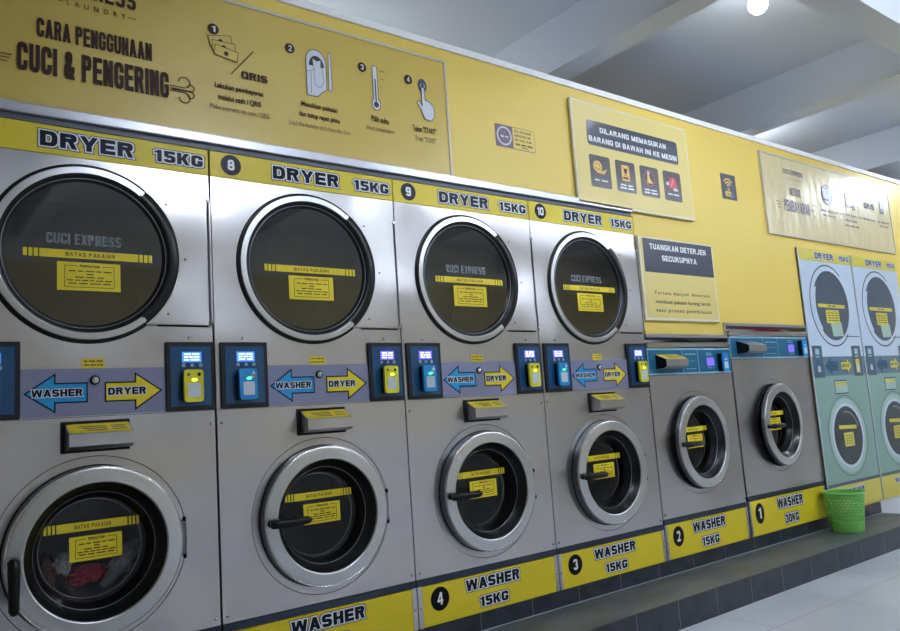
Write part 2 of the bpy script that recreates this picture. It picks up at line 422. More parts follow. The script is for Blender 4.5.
def notice(mb, x0, x1, z0, z1, y, seed):
    mb.box(x0, x1, y, y+.0008, z0, z1, 'sticker_yellow')
    w = x1-x0; h = z1-z0; a, b, c, d = x0+.115*w, x1-.105*w, z0+.12*h, z1-.13*h; yy = y-.0005
    mb.box(a, b, yy, yy+.0004, c-.0008, c+.0008, 'brown_ink'); mb.box(a-.0008, a+.0008, yy, yy+.0004, c, d, 'brown_ink')
    mb.box(b-.0008, b+.0008, yy, yy+.0004, c, d, 'brown_ink')
    mb.box(a, a+.25*(b-a), yy, yy+.0004, d-.0008, d+.0008, 'brown_ink'); mb.box(b-.25*(b-a), b, yy, yy+.0004, d-.0008, d+.0008, 'brown_ink')
    mb.text('PERHATIAN', a+.3*(b-a), b-.3*(b-a), d-.004, d+.004, yy, 'brown_ink', .01)
    for k, (s0, s1, n) in enumerate(((.08, .95, 5), (.44, .58, 1), (.2, .78, 3), (.04, .96, 6), (.08, .93, 4))):
        mb.words(a+s0*(b-a), a+s1*(b-a), d-(.2+.145*k)*(d-c)-.003, .0034, yy, 'brown_ink', n, seed*7+k)
def console(root, x0, x1, kind, screen, seed):
    z0, z1 = 1.188, 1.424
    f = MB(); f.box(x0, x1, -.010, .0, z0, z1, 'console_black', .003)
    fo = part(f, 'control_console', root, label='black framed control console with %s card reader' % kind)
    w = x1-x0
    g = MB(); g.box(x0+.09*w, x1-.09*w, -.0125, -.009, z0+.016, z1-.016, 'console_blue')
    sub(g, 'face_plate', fo, label='dark blue face plate')
    cx = (x0+x1)/2+.003
    s = MB(); s.box(cx-.033, cx+.033, -.0145, -.012, 1.354, 1.389, screen)
    for k in range(3): s.words(cx-.026, cx+.026, 1.381-k*.0095, .0045, -.0149, 'screen_text', 2+k % 2, seed+k)
    sub(s, 'display_screen', fo, label='lit screen')
    for k in (-1, 0, 1):
        b = MB(); b.box(cx+k*.030-.0062, cx+k*.030+.0062, -.0165, -.012, 1.337, 1.349, 'button_grey', .0015); sub(b, 'push_button', fo)
    r = MB(); rx = cx-.005; F = 'reader_'+kind
    r.rrect(rx-.031, rx+.031, 1.216, 1.326, .010, -.036, -.012, 'rubber'); r.rrect(rx-.033, rx+.033, 1.216, 1.326, .011, -.046, -.034, F)
    r.box(rx-.020, rx+.022, -.0468, -.045, 1.232, 1.279, 'reader_label')
    if kind == 'yellow':
        r.disc(rx-.018, 1.309, .0055, -.0468, 'brown_ink_light', 16); r.disc(rx+.018, 1.309, .006, -.0468, 'black', 16)
    else:
        r.prism([(rx+.012, 1.305), (rx+.026, 1.305), (rx+.019, 1.319)], -.0468, -.045, 'icon_white'); r.box(rx+.006, rx+.022, -.0468, -.046, 1.294, 1.300, 'sticker_yellow')
    r.ellipse(rx+.002, 1.291, .009, .0045, -.047, 'led_green' if kind == 'blue' else 'led_lime', 16)
    sub(r, 'card_reader', fo, label='%s card reader with glowing green light' % kind)
def base_panel(root, W, num, kg, dx=0.):
    k = MB(); k.box(.004, W-.004, -.004, .03, .437, .462, 'kick_dark'); part(k, 'skirting_bar', root)
    b = MB(); b.box(.026, W-.026, -.003, .02, .276, .434, 'label_yellow')
    bo = part(b, 'base_panel', root, label='yellow base panel with the washer number')
    l = MB(); q = (W-.8)*.5
    l.text('WASHER', .250+q, .553+q, .374, .419, -.0036, 'navy', .028, 'white', .0046, 'navy', st=(.36, .25))
    sub(l, 'word_lettering', bo); l = MB()
    l.text(kg, .320+q, .480+q, .299, .339, -.0036, 'navy', .028, 'white', .0044, 'navy', st=(.36, .25))
    sub(l, 'weight_lettering', bo)
    l = MB(); l.disc(.113, .373, .047, -.0036, 'black'); l.text(num, .113-.014, .113+.015, .349, .398, -.0042, 'white', .03); sub(l, 'number_disc', bo)
    for xs in ((.004, .025), (W-.025, W-.004)):
        p = MB(); p.box(*xs, -.004, .02, .276, .436, 'steel'); po = part(p, 'corner_post', root)
        sx = (xs[0]+xs[1])/2; p = MB(); p.lathe([(.0, -.0075), (.003, -.0065), (.0035, -.004)], sx, .352, 'steel_dark', 12); sub(p, 'screw', po)
def screw(root, x, z):
    p = MB(); p.lathe([(.0, -.0045), (.004, -.004), (.0055, -.0005)], x, z, 'chrome', 12); part(p, 'screw', root)
def washer_door(root, cx, cz, theta, seed, handle_deg=0., tape_tilt=.0):
    """round porthole door hung on the right, its lever pivoting on the left"""
    hx = cx+.262; H = (hx, 0, cz)
    mb = MB(); A = [(.256, .012), (.256, -.026), (.2545, -.031), (.250, -.0335), (.243, -.0345), (.215, -.0375), (.209, -.0385), (.206, -.0375), (.204, -.034), (.204, -.02)]
    if theta: A[0] = (.256, -.006)
    mb.lathe(A[:2], cx, cz, 'steel_dark'); mb.lathe(A[1:5], cx, cz, 'ring_steel'); mb.lathe(A[4:7], cx, cz, 'ring_steel'); mb.lathe(A[6:], cx, cz, 'ring_steel')  # skirt in darker steel: shade on the door's side put into the colour
    d = mb.build('washer_door', root, H, 0, (hx, 0, cz-.2)); d.rotation_euler.z = theta; d.location.y = -.026 if seed == 1 else (-.009 if seed < 5 else 0)
    d['label'] = 'round steel porthole door'
    # a bright rolled lip on the front of the ring
    g = MB(); g.lathe([(.2505, -.0330), (.2525, -.0345), (.2545, -.0335), (.2555, -.030)], cx, cz, 'chrome'); sub(g, 'rim_lip', d, H)
    g = MB(); g.lathe([(.2045, -.032), (.194, -.020), (.180, .002), (.176, .004), (.174, .008), (.164, .030), (.160, .036), (.1585, .041)], cx, cz, 'rubber')
    g.lathe([(.1585, .041), (.156, .048), (.154, .062), (.150, .072)], cx, cz, 'rubber'); sub(g, 'gasket', d, H, 'black rubber funnel')
    g = MB(); g.lathe([(.158, .042), (.1, .042), (.0001, .042)], cx, cz, 'washer_glass', 64); sub(g, 'glass', d, H)
    g = MB(); g.lathe([(.1775, .0035), (.1765, .0015), (.1750, .004)], cx, cz, 'steel_dark'); g.lathe([(.153, .070), (.1515, .067), (.150, .070)], cx, cz, 'chrome'); sub(g, 'glass_ring', d, H)
    g = MB(); band(g, -.139, .139, .058, .085, .0385); 
    t = g.build('limit_tape', d, (0, 0, 0), 0, (cx-.262-cx+.0+.0, 0, 0)); t.location = (cx-.002-hx, 0, 0); t.rotation_euler.y = -tape_tilt; t['label'] = 'yellow tape reading BATAS PAKAIAN'
    g = MB(); notice(g, -.077, .077, -.033, .042, .0375, seed)
    t = g.build('notice_sticker', d, (0, 0, 0), 0, (cx+.007-hx, 0, 0)); t.rotation_euler.y = -tape_tilt; t['label'] = 'yellow notice sticker'
    # lever
    px, pz = cx-.234, cz+.0
    g = MB(); g.tube([(0, -.036, 0), (0, -.062, 0)], [.013, .012], 'handle_black')
    g.tube([(-.016, -.066, 0), (-.010, -.067, 0), (.02, -.070, 0), (.075, -.074, 0), (.125, -.074, 0), (.137, -.0735, 0)], [.006, .0150, .0165, .0145, .0140, .008], 'handle_black', 14)
    h = g.build('door_handle', d, (0, 0, 0), 0, (px-hx, 0, pz-cz)); h.rotation_euler.y = math.radians(handle_deg); h['label'] = 'black lever handle'
    g = MB(); g.box(cx+.250, cx+.272, -.016, -.001, cz-.058, cz+.058, 'steel_dark', .003)
    for s in (-1, 1): g.tube([(cx+.264, -.018, cz+s*.052), (cx+.264, -.018, cz+s*.066)], .006, 'black', 10)
    sub(g, 'hinge', d, H)
    # the fixed collar and drum behind the door
    g = MB(); g.lathe([(.2595, -.0006), (.235, -.0006)], cx, cz, 'gap')  # flat black ring painted as the shadow between door and surround
    if theta: g.lathe([(.238, .004), (.236, -.002), (.228, -.004), (.215, .01)], cx, cz, 'rubber')
    g.lathe([(.234, .03), (.19, .045), (.184, .06), (.184, .10)], cx, cz, 'drum_dark'); part(g, 'door_collar', root)
    g = MB(); g.lathe([(.184, .10), (.178, .102), (.174, .106), (.2, .14), (.235, .2), (.235, .48), (.12, .5), (.0001, .5)], cx, cz, 'drum', 64)
    part(g, 'drum', root, label='steel drum')
    return d
def dispenser(root, x0, x1, z1, z0, p, sticker, back=True, dark_side=False, seed=1):
    """wedge soap drawer; the top slopes down to the front"""
    g = MB()
    if back: g.box(x0-.012, x1+.004, -.004, .0, z0-.006, z1+.008, 'gap')
    ft = z1-.033; prof = [(-.002, z0+.002), (-p*.75, z0+.004), (-p, z0+.014), (-p, ft), (-.002, z1)]
    g.extr(prof, x0, x1, 'steel')
    if dark_side: g.extr([(y*.985, z) for y, z in prof], x0-.002, x0, 'rubber')
    o = part(g, 'soap_dispenser', root, label='steel soap drawer' + (' with yellow sticker on its sloping top' if sticker else ''))
    if sticker:
        def P(x, t, e=.0008): return (x, -.006-(p-.010)*t, z1-.002-(.029)*t+e)
        s = MB(); n = (0, 0, 0)
        a, b = x0+.004, x1-.004
        s.add([P(a, 1), P(b, 1), P(b, 0), P(a, 0)], [(0, 1, 2, 3)], 'sticker_yellow')
        for k in range(3):
            s.add([P(a+.03+.01*k, .3+.2*k+.1, .0014), P(b-.07, .3+.2*k+.1, .0014), P(b-.07, .3+.2*k, .0014), P(a+.03+.01*k, .3+.2*k, .0014)], [(0, 1, 2, 3)], 'brown_ink_light')
            s.add([P(b-.055, .3+.2*k+.08, .0014), P(b-.012, .3+.2*k+.08, .0014), P(b-.012, .3+.2*k, .0014), P(b-.055, .3+.2*k, .0014)], [(0, 1, 2, 3)], 'brown_ink_light')
        sub(s, 'dispenser_sticker', o)
    return o
def arrow_pts(x0, x1, zc, right=True):
    w = x1-x0; h, s = .0625, .032; n = .49*w
    P = [(0, s), (w-n, s), (w-n, h), (w, 0), (w-n, -h), (w-n, -s), (0, -s)]
    if not right: P = [(w-a, b) for a, b in P]
    return [(x0+a, zc+b) for a, b in P]
def grow(P, d):
    c = Vector((sum(p[0] for p in P)/len(P), sum(p[1] for p in P)/len(P))); out = []
    n = len(P); area = sum(P[i][0]*P[(i+1) % n][1]-P[(i+1) % n][0]*P[i][1] for i in range(n)); sg = 1 if area > 0 else -1
    for i in range(n):
        a, b, e = Vector(P[i-1]), Vector(P[i]), Vector(P[(i+1) % n])
        u = (b-a).normalized(); v = (e-b).normalized(); n1 = Vector((u.y, -u.x))*sg; n2 = Vector((v.y, -v.x))*sg
        k = (n1+n2); k = k/(max(.25, k.dot(n1))); out.append(tuple(b+k*d))
    return out

def stack(x, dnum, wnum, label, cuci, scrL, scrR, handle, seed):
    root = empty('stacked_washer_dryer', (x, 0, ZP), label, 'laundry machine', 'stacked washer dryers set in the yellow wall')
    W = .8; DX, DZc = .389, 1.716; WX, WZ = .403, .776
    g = MB()       # carcass behind the fronts
    g.box(.004, .012, .012, .85, .2, 2.131, 'steel_dark'); g.box(W-.012, W-.004, .012, .85, .2, 2.131, 'steel_dark')
    g.box(.012, W-.012, .84, .85, .2, 2.131, 'steel_dark'); g.box(.012, W-.012, .012, .84, 2.12, 2.131, 'steel_dark')
    g.box(.012, W-.012, .02, .84, 1.17, 1.2, 'steel_dark'); g.box(.012, W-.012, .0, .84, .2, .275, 'gap')
    part(g, 'cabinet', root)
    g = MB(); g.plate_hole(.004, W-.004, 1.187, 2.033, DX, DZc, .262, 0, .012, 'steel'); part(g, 'upper_front_panel', root, label='brushed steel dryer front')
    # yellow number band
    g = MB(); g.box(.004, W-.004, -.0015, .012, 2.035, 2.131, 'label_yellow'); lb = part(g, 'header_panel', root, label='yellow header band')
    g = MB(); g.text('DRYER', .249, .536, 2.059, 2.110, -.0022, 'navy', .04, 'white', .0046, 'navy', st=(.33, .25)); sub(g, 'word_lettering', lb); g = MB()
    g.text('15KG', .606, .777, 2.061, 2.103, -.0022, 'navy', .03, 'white', .0046, 'navy', st=(.36, .25)); sub(g, 'weight_lettering', lb)
    g = MB(); g.disc(.083, 2.086, .039, -.0022, 'black')
    hw = .0135 if len(dnum) == 1 else .021; g.text(dnum, .083-hw, .083+hw, 2.066, 2.107, -.0028, 'white', .03); sub(g, 'number_disc', lb)
    # dryer door
    T0, T1 = math.radians(52), math.radians(308)
    g = MB()
    arc = [(DX+.292*math.cos(a), DZc+.292*math.sin(a)) for a in [math.radians(52-104*i/40) for i in range(41)]]
    P = [(.608, 1.943)]+[(.780, 1.943), (.780, 1.483), (.608, 1.483)]+arc[::-1]
    top = [p for p in arc]
    # plate as a strip of quads between the arc and the straight edges
    V = []; F = []
    for i, (ax, az) in enumerate(arc):
        t = i/40; z = 1.943-.46*t; V += [(ax, -.012, max(min(az, 1.943), 1.483)), (.781, -.012, z), (ax, 0, max(min(az, 1.943), 1.483)), (.781, 0, z)]
    for i in range(40):
        k = 4*i; F += [(k, k+4, k+5, k+1), (k+1, k+5, k+7, k+3), (k+2, k+6, k+4, k)]
    F += [(0, 1, 3, 2), (160, 162, 163, 161)]
    g.add(V, F, 'steel')
    dd = part(g, 'dryer_door', root, label='round glazed dryer door with square hinge plate')
    g = MB(); g.lathe([(.298, -.0005), (.297, -.003), (.286, -.004), (.284, -.001)], DX, DZc, 'rubber', 80, T0, T1)
    g.box(.606, .782, -.0025, -.0003, 1.478, 1.4835, 'black'); g.box(.60, .782, -.0015, -.0003, 1.9432, 1.9445, 'trim_under'); sub(g, 'door_seal', dd, label='thin black seal round the door')
    g = MB(); g.lathe([(.286, -.002), (.2857, -.0125), (.2845, -.0138), (.2655, -.0145), (.264, -.0138), (.2635, -.008)], DX, DZc, 'ring_steel', 80, T0-.02, T1+.02, 'split'); sub(g, 'chrome_ring', dd)
    g = MB(); g.lathe([(.292, -.004), (.290, -.0135), (.266, -.0145), (.262, -.014)], DX, DZc, 'rubber', 60, -T0, T0)
    g.lathe([(.266, -.013), (.258, -.012), (.250, -.004), (.248, .004), (.240, .004), (.238, .008)], DX, DZc, 'rubber'); 
    g.lathe([(.2505, -.0045), (.2485, -.0065), (.2465, -.0045)], DX, DZc, 'steel_dark', 96); sub(g, 'gasket', dd, label='black rubber gasket')
    g = MB(); g.lathe([(.239, .006), (.12, .006), (.0001, .006)], DX, DZc, 'dryer_glass', 64); sub(g, 'glass', dd, label='dark reflective glass')
    g = MB(); band(g, .203, .594, 1.696, 1.723, .003); sub(g, 'limit_tape', dd, label='yellow tape reading BATAS PAKAIAN')
    g = MB(); notice(g, .299, .490, 1.591, 1.684, .002, seed); sub(g, 'notice_sticker', dd, label='yellow notice sticker')
    if cuci:
        g = MB(); g.text('CUCI EXPRESS', .268, .494, 1.742, 1.777, .0045, 'frost', .01, st=(.36, .18)); sub(g, 'glass_lettering', dd, label='faint grey lettering on the glass')
    g = MB(); g.box(.781, .797, -.010, -.001, 1.488, 1.938, 'steel'); g.tube([(.7865, -.013, 1.50), (.7865, -.013, 1.925)], .0042, 'chrome', 10)
    g.box(.779, .798, -.014, -.0, 1.483, 1.497, 'chrome', .002); g.box(.779, .798, -.014, -.0, 1.928, 1.943, 'chrome', .002); sub(g, 'hinge', dd, label='long bright hinge')
    for px, pz in ((.702, 1.714), (.640, 1.905), (.640, 1.52)):
        g = MB(); g.lathe([(.0, -.0155), (.003, -.015), (.0045, -.012)], px, pz, 'steel_dark', 10); sub(g, 'screw', dd)
    g = MB(); g.lathe([(.262, .006), (.262, .03), (.27, .05), (.30, .12), (.30, .5)], DX, DZc, 'drum_perf', 72); g.lathe([(.30, .5), (.1, .5), (.0001, .5)], DX, DZc, 'drum_perf', 72); part(g, 'dryer_drum', root, label='perforated drum')
    # middle strip
    g = MB(); g.box(.195, .630, -.0025, 0, 1.190, 1.339, 'lavender'); ms = part(g, 'sign_strip', root, label='lavender strip with two arrows')
    g = MB(); zc = 1.263
    A = arrow_pts(.204, .386, zc, False); g.prism(A, -.0033, -.0026, 'navy'); g.prism(grow(A, -.0045), -.0038, -.0032, 'arrow_blue')
    g.text('WASHER', .226, .370, 1.252, 1.275, -.0042, 'navy', .025, 'icon_white', .0026, st=(.33, .24)); sub(g, 'washer_arrow', ms, label='blue arrow reading WASHER')
    g = MB(); A = arrow_pts(.436, .618, zc-.001, True); g.prism(A, -.0033, -.0026, 'black'); g.prism(grow(A, -.0045), -.0038, -.0032, 'sticker_yellow')
    g.text('DRYER', .446, .564, 1.252, 1.275, -.0042, 'navy', .025, 'icon_white', .0026, st=(.33, .24)); sub(g, 'dryer_arrow', ms, label='yellow arrow reading DRYER')
    g = MB(); g.lathe([(.0155, -.003), (.015, -.008), (.0125, -.010), (.011, -.009)], .407, 1.301, 'black', 20); g.lathe([(.0112, -.009), (.010, -.0125), (.0001, -.0125)], .407, 1.301, 'chrome', 20); sub(g, 'keylock', ms)
    g = MB(); g.box(.369, .437, -.0012, 0, 1.3385, 1.371, 'sticker_yellow'); g.words(.375, .431, 1.362, .005, -.0016, 'brown_ink_light', 3, seed); g.words(.375, .431, 1.350, .005, -.0016, 'brown_ink_light', 4, seed+1); part(g, 'small_sticker', root, label='small yellow sticker above the arrows')
    console(root, .018, .196, 'blue', scrL, seed); console(root, .628, .797, 'yellow', scrR, seed+5)
    for px in (.107, .712): screw(root, px, 1.440)
    # lower half
    g = MB(); g.plate_hole(.004, W-.004, .464, 1.1855, WX, WZ, .2865, 0, .012, 'steel')
    part(g, 'lower_front_panel', root, label='brushed steel washer front')
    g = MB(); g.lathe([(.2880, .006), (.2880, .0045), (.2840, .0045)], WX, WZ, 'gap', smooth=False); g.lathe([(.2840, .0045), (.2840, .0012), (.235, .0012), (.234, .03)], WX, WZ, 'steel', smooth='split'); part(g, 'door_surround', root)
    g = MB(); g.box(.004, W-.004, .004, .02, 1.1855, 1.187, 'gap'); part(g, 'seam', root)
    for px, pz in ((.020, 1.14), (.780, 1.14), (.020, .488), (.780, .488)): screw(root, px, pz)
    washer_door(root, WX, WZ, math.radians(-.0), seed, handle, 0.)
    dispenser(root, .319, .507, 1.165, 1.081, .068, True)
    base_panel(root, W, wnum, '15KG')
    return root

def washer(x, W, num, kg, label, top, cx, cz, theta, seed, cfg):
    """single washer with a blue control fascia on top"""
    root = empty('front_load_washer', (x, 0, ZP), label, 'washing machine', 'single washers beside the stacks')
    lid0, lid1, b0, b1 = cfg['lid0'], cfg['lid1'], cfg['b0'], cfg['b1']
    g = MB(); g.box(.004, .012, .012, .85, .2, lid0, 'steel_dark'); g.box(W-.012, W-.004, .012, .85, .2, lid0, 'steel_dark'); g.box(.012, W-.012, .84, .85, .2, lid0, 'steel_dark')
    g.box(.012, W-.012, .0, .84, .2, .275, 'gap'); part(g, 'cabinet', root)
    g = MB(); g.box(.001, W-.001, -.012, .85, lid0, lid1, 'steel', .004); part(g, 'lid', root)
    dz = cfg.get('dz', 0.)
    g = MB(); g.plate_hole(.004, W-.004, .464+dz, b0-.003, cx, cz, .2865, 0, .012, 'steel'); part(g, 'front_panel', root, label='rippled brushed steel front')
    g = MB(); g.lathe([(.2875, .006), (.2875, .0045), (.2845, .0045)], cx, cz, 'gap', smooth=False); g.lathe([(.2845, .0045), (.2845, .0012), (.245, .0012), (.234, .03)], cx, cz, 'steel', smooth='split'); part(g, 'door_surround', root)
    g = MB(); g.box(.004, W-.004, -.002, .012, b0, b1, 'panel_line'); fo = part(g, 'fascia', root, label='blue control fascia with pale dividing lines')
    d1, d2 = cfg['d']
    for k, (a, b) in enumerate(((.010, d1-.004), (d1+.004, d2-.004), (d2+.004, W-.008))):
        g = MB(); g.box(a, b, -.0035, -.001, b0+.010, b1-.010, 'panel_blue')
        if k == 1:
            g.words(a+.02, b-.02, b1-.034, .006, -.0040, 'panel_line', 3, seed); g.words(a+.02, b-.03, (b0+b1)/2, .002, -.0040, 'panel_line', 2, seed+3); g.words(a+.02, b-.03, b0+.03, .004, -.0040, 'panel_line', 4, seed+4)
        sub(g, 'blue_field', fo)
    s0, s1, sz0, sz1 = cfg['scr']
    g = MB(); g.box(s0, s1, -.006, -.003, sz0, sz1, 'screen_violet'); g.words(s0, s1-.01, sz1+.016, .004, -.004, 'panel_line', 2, seed); g.words(s0, s1-.02, sz1+.027, .004, -.004, 'panel_line', 1, seed); sub(g, 'display_screen', fo, label='lit violet screen')
    for k in range(3):
        q = s0+.012+(s1-s0-.024)*k/2; g = MB(); g.box(q-.005, q+.005, -.007, -.003, sz0-.017, sz0-.007, 'button_grey'); sub(g, 'push_button', fo)
    r0, r1, rz0, rz1 = cfg['rd']; g = MB()
    g.rrect(r0+.001, r1-.001, rz0, rz1, .008, -.034, -.003, 'rubber'); g.rrect(r0, r1, rz0, rz1, .009, -.042, -.033, 'reader_blue'); g.box(r0+.010, r1-.010, -.0428, -.041, rz0+.016, rz0+.055, 'reader_label')
    g.ellipse((r0+r1)/2, rz0+.07, .010, .006, -.0428, 'icon_white', 16); sub(g, 'card_reader', fo, label='blue card reader')
    dx0, dx1, dz1, dz0, dp = cfg['disp']; dispenser(root, dx0, dx1, dz1, dz0, dp, cfg['st'], False, True, seed)
    for px, pz in ((.02, .488+dz), (W-.02, .488+dz)): screw(root, px, pz)
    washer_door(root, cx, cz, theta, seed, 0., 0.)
    # base
    base_panel(root, W, num, kg)
    for o in root.children:
        if dz and (o.name.startswith('skirting')): o.location.z += dz
    if dz:
        for o in root.children:
            if o.name.startswith(('base_panel', 'corner_post')): o.scale.z = (.434+dz-.276)/(.434-.276); o.location.z += (.276-.2)*(1-o.scale.z)
    return root

stack(-.8, '7', '6', 'stacked washer dryer with clothes in its lower drum and lever down, at left edge', True, 'screen_blue', 'screen_blue', 90, 1)
stack(0, '8', '5', 'stacked washer dryer with number 8 on its yellow header, directly left of number 9', False, 'screen_blue', 'screen_violet', 0, 2)
stack(.797, '9', '4', 'stacked washer dryer numbered 9 on top and 4 at its base', True, 'screen_violet', 'screen_violet', 0, 3)
stack(1.594, '10', '3', 'stacked washer dryer numbered 10 on top and 3 at its base', True, 'screen_violet', 'screen_violet', 0, 4)
washer(2.394, .794, '2', '15KG', 'single steel washer numbered 2 with blue fascia, beside the base of stack 10', None, .388, .866, math.radians(3.0), 5,
       dict(lid0=1.402, lid1=1.432, b0=1.25, b1=1.398, d=(.317, .466), scr=(.545, .617, 1.295, 1.341), rd=(.655, .712, 1.258, 1.366), disp=(.072, .268, 1.364, 1.281, .074), st=True, dz=.020))
washer(3.196, .930, '1', '30KG', 'wider and taller single steel washer numbered 1, left of the printed panels', None, .436, .910, math.radians(4.0), 6,
       dict(lid0=1.473, lid1=1.505, b0=1.332, b1=1.470, d=(.375, .548), scr=(.673, .744, 1.372, 1.419), rd=(.797, .852, 1.342, 1.448), disp=(.075, .27, 1.443, 1.36, .085), st=False, dz=.045))

# ------------------------------------------------------------------ laundry inside the left-hand washer drum
def cloth(name, cx, cy, cz, rx, ry, rz, mt, seed, label, rot=0.):
    import bmesh
    bm = bmesh.new(); bmesh.ops.create_icosphere(bm, subdivisions=5, radius=1)
    ca, sa = math.cos(rot), math.sin(rot)
    for v in bm.verts:
        p = v.co.copy(); q = p*1.7+Vector((seed*3.1, seed, 0))
        n = 1+.5*noise.noise(q)+.28*(1-abs(noise.noise(q*2.7))*2)-.1+.1*(1-abs(noise.noise(q*6))*2)
        p *= n; x, y, z = p.x*rx, p.y*ry, p.z*rz; v.co = (x*ca-z*sa, y, x*sa+z*ca)
    me = bpy.data.meshes.new(name); bm.to_mesh(me); bm.free(); me.materials.append(MAT[mt])
    for p in me.polygons: p.use_smooth = True
    o = bpy.data.objects.new(name, me); col.objects.link(o); o.location = (cx, cy, cz-DZ); tag(o, label, 'clothing', 'laundry inside the left washer'); return o
X7 = -.8
cloth('garment', X7+.400, .135, .683, .055, .035, .026, 'cloth_red', 1, 'red garment crumpled in the left washer drum', .05)
cloth('garment', X7+.335, .118, .728, .022, .018, .030, 'cloth_white', 2, 'small white cloth between the brown and red garments', .1)
cloth('garment', X7+.288, .130, .700, .024, .025, .052, 'cloth_brown', 3, 'brown garment at the left side of the washer drum')
cloth('garment', X7+.518, .150, .700, .026, .03, .066, 'cloth_grey', 4, 'pale grey garment at the right side of the washer drum', -.7)

# ------------------------------------------------------------------ setting
H = 2.80; T = .12
for bx in ((-3.2, 2.396, 2.143, H, 'wall_yellow'), (2.396, 3.168, 1.470, H, 'wall_yellow'), (3.168, 4.127, 1.545, H, 'wall_yellow'),
           (4.127, 9.2, .31, H, 'wall_yellow'), (4.88, 9.2, DZ, .31, 'wall_white'), (4.127, 4.88, .276, .31, 'wall_yellow'), (-3.2, -.8, .276, 2.143, 'wall_yellow')):
    g = MB(); g.box(bx[0], bx[1], 0, T, bx[2], bx[3], bx[4]); struct('wall_back', g)
g = MB(); g.box(-3.2, 9.2, -.012, T+.01, 2.80, 2.832, 'white_trim'); struct('trim_1', g)
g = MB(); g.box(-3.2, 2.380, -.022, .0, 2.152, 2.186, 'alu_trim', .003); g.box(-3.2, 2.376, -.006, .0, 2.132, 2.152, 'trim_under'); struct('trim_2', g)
g = MB(); g.box(2.396, 3.168, -.010, T, 1.458, 1.478, 'alu_trim'); struct('trim_3', g)
g = MB(); g.box(3.150, 4.110, -.010, T, 1.534, 1.552, 'alu_trim'); g.box(3.150, 3.166, -.010, T, 1.478, 1.534, 'alu_trim'); g.box(4.112, 4.124, -.012, 0, 1.47, 1.552, 'alu_trim'); struct('trim_4', g)
g = MB(); g.box(-3.2, 4.88, -.333, .9, DZ, .199, 'riser_tile'); g.box(-3.2, 4.883, -.335, -.0, .1985, .2, 'ledge_tile')
g.box(-3.2, 4.883, -.337, -.325, .1965, .2005, 'ledge_edge')
g.box(-3.2, 4.88, -.002, T, .2, .274, 'riser_tile'); g.box(-3.2, 4.88, -.006, -.002, .2, .2025, 'grout'); struct('platform', g)
XL, XR, YF, YB, HC = -3.2, 9.2, -5.2, 3.2, 3.3
g = MB(); g.box(XL, XR, YF, YB, DZ-.1, DZ, 'floor_tile'); struct('floor', g)
g = MB(); g.box(XL-.1, XR+.1, YF-.1, YB+.1, HC, HC+.1, 'ceiling_paint'); struct('ceiling', g)
for xb in (-1.86, .11, 2.075, 4.03, 6.0, 7.97):
    g = MB(); g.box(xb, xb+.17, YF, YB, 3.0, HC, 'ceiling_paint'); struct('ceiling_beam', g)
for yb in (-3.1, -1.13):
    g = MB()
    xs = [XL, -1.86, .11, 2.075, 4.03, 6.0, 7.97, XR]
    for i in range(7): g.box(xs[i]+(.17 if i else 0), xs[i+1], yb, yb+.17, 3.0, HC, 'ceiling_paint')
    struct('ceiling_beam', g)
g = MB(); g.box(XL-.1, XL, YF, YB, DZ, HC, 'room_grey'); struct('wall_left', g)
g = MB(); g.box(XR, XR+.1, YF, YB, DZ, HC, 'room_grey'); struct('wall_right', g)
g = MB(); g.box(XL, XR, YB, YB+.1, DZ, HC, 'room_grey'); struct('wall_rear', g)
g = MB(); g.box(XL, XR, YF-.1, YF, DZ, 1.2, 'room_grey'); g.box(XL, XR, YF-.1, YF, 2.8, HC, 'room_grey'); g.box(XL, XR, YF-.1, YF, 1.2, 2.8, 'opposite_yellow'); struct('wall_front', g)

# ------------------------------------------------------------------ banners and signs
def board(name, x0, x1, z0, z1, th, face, edge, label, cat, group=None, fw=.012, nx=60, nz=16, amp=.004, seed=0):
    root = empty(name, ((x0+x1)/2, 0, z0-DZ), label, cat, group); O = ((x0+x1)/2, 0, z0)
    g = MB(); V = []; F = []
    for j in range(nz+1):
        for i in range(nx+1):
            x = x0+(x1-x0)*i/nx; z = z0+(z1-z0)*j/nz; e = min(i, nx-i, j, nz-j)/3.; e = min(1, e)
            V.append((x, -th+amp*e*noise.noise(Vector((x*5+seed, z*3, seed))), z))
    for j in range(nz):
        for i in range(nx): k = j*(nx+1)+i; F.append((k, k+1, k+nx+2, k+nx+1))
    g.add(V, F, face, True)
    sub(g, 'sheet', root, O)
    g = MB(); g.frame(x0-fw*.3, x1+fw*.3, z0-fw*.3, z1+fw*.3, fw, -th-.004, -.001, edge); sub(g, 'frame', root, O)
    return root, O, -th-amp-.001

# banner 1
root, O, y = board('instruction_banner', -1.75, 1.128, 2.186, 2.742, .009, 'banner_yellow', 'banner_frame', 'long yellow banner titled CARA PENGGUNAAN CUCI & PENGERING above the dryers', 'banner', 'banners on the yellow wall', amp=.002)
g = MB()
g.text('CUCI EXPRESS', -.640, -.248, 2.601, 2.668, y, 'brown_ink', .02, st=(.36, .17), gap=.16)
g.text('LAUNDRY', -.470, -.283, 2.561, 2.579, y, 'brown_ink', 0, spacing=2.2)
g.box(-.504, -.480, y, y+.0005, 2.569, 2.571, 'brown_ink'); g.box(-.274, -.249, y, y+.0005, 2.569, 2.571, 'brown_ink'); sub(g, 'shop_lettering', root, O); g = MB()
g.text('CARA PENGGUNAAN', -.560, -.196, 2.426, 2.492, y, 'brown_ink', .035, st=(.40, .18), gap=.12)
g.text('CUCI & PENGERING', -.616, -.139, 2.300, 2.396, y, 'brown_ink', .035, st=(.40, .18), gap=.12)
sub(g, 'title_lettering', root, O); g = MB()
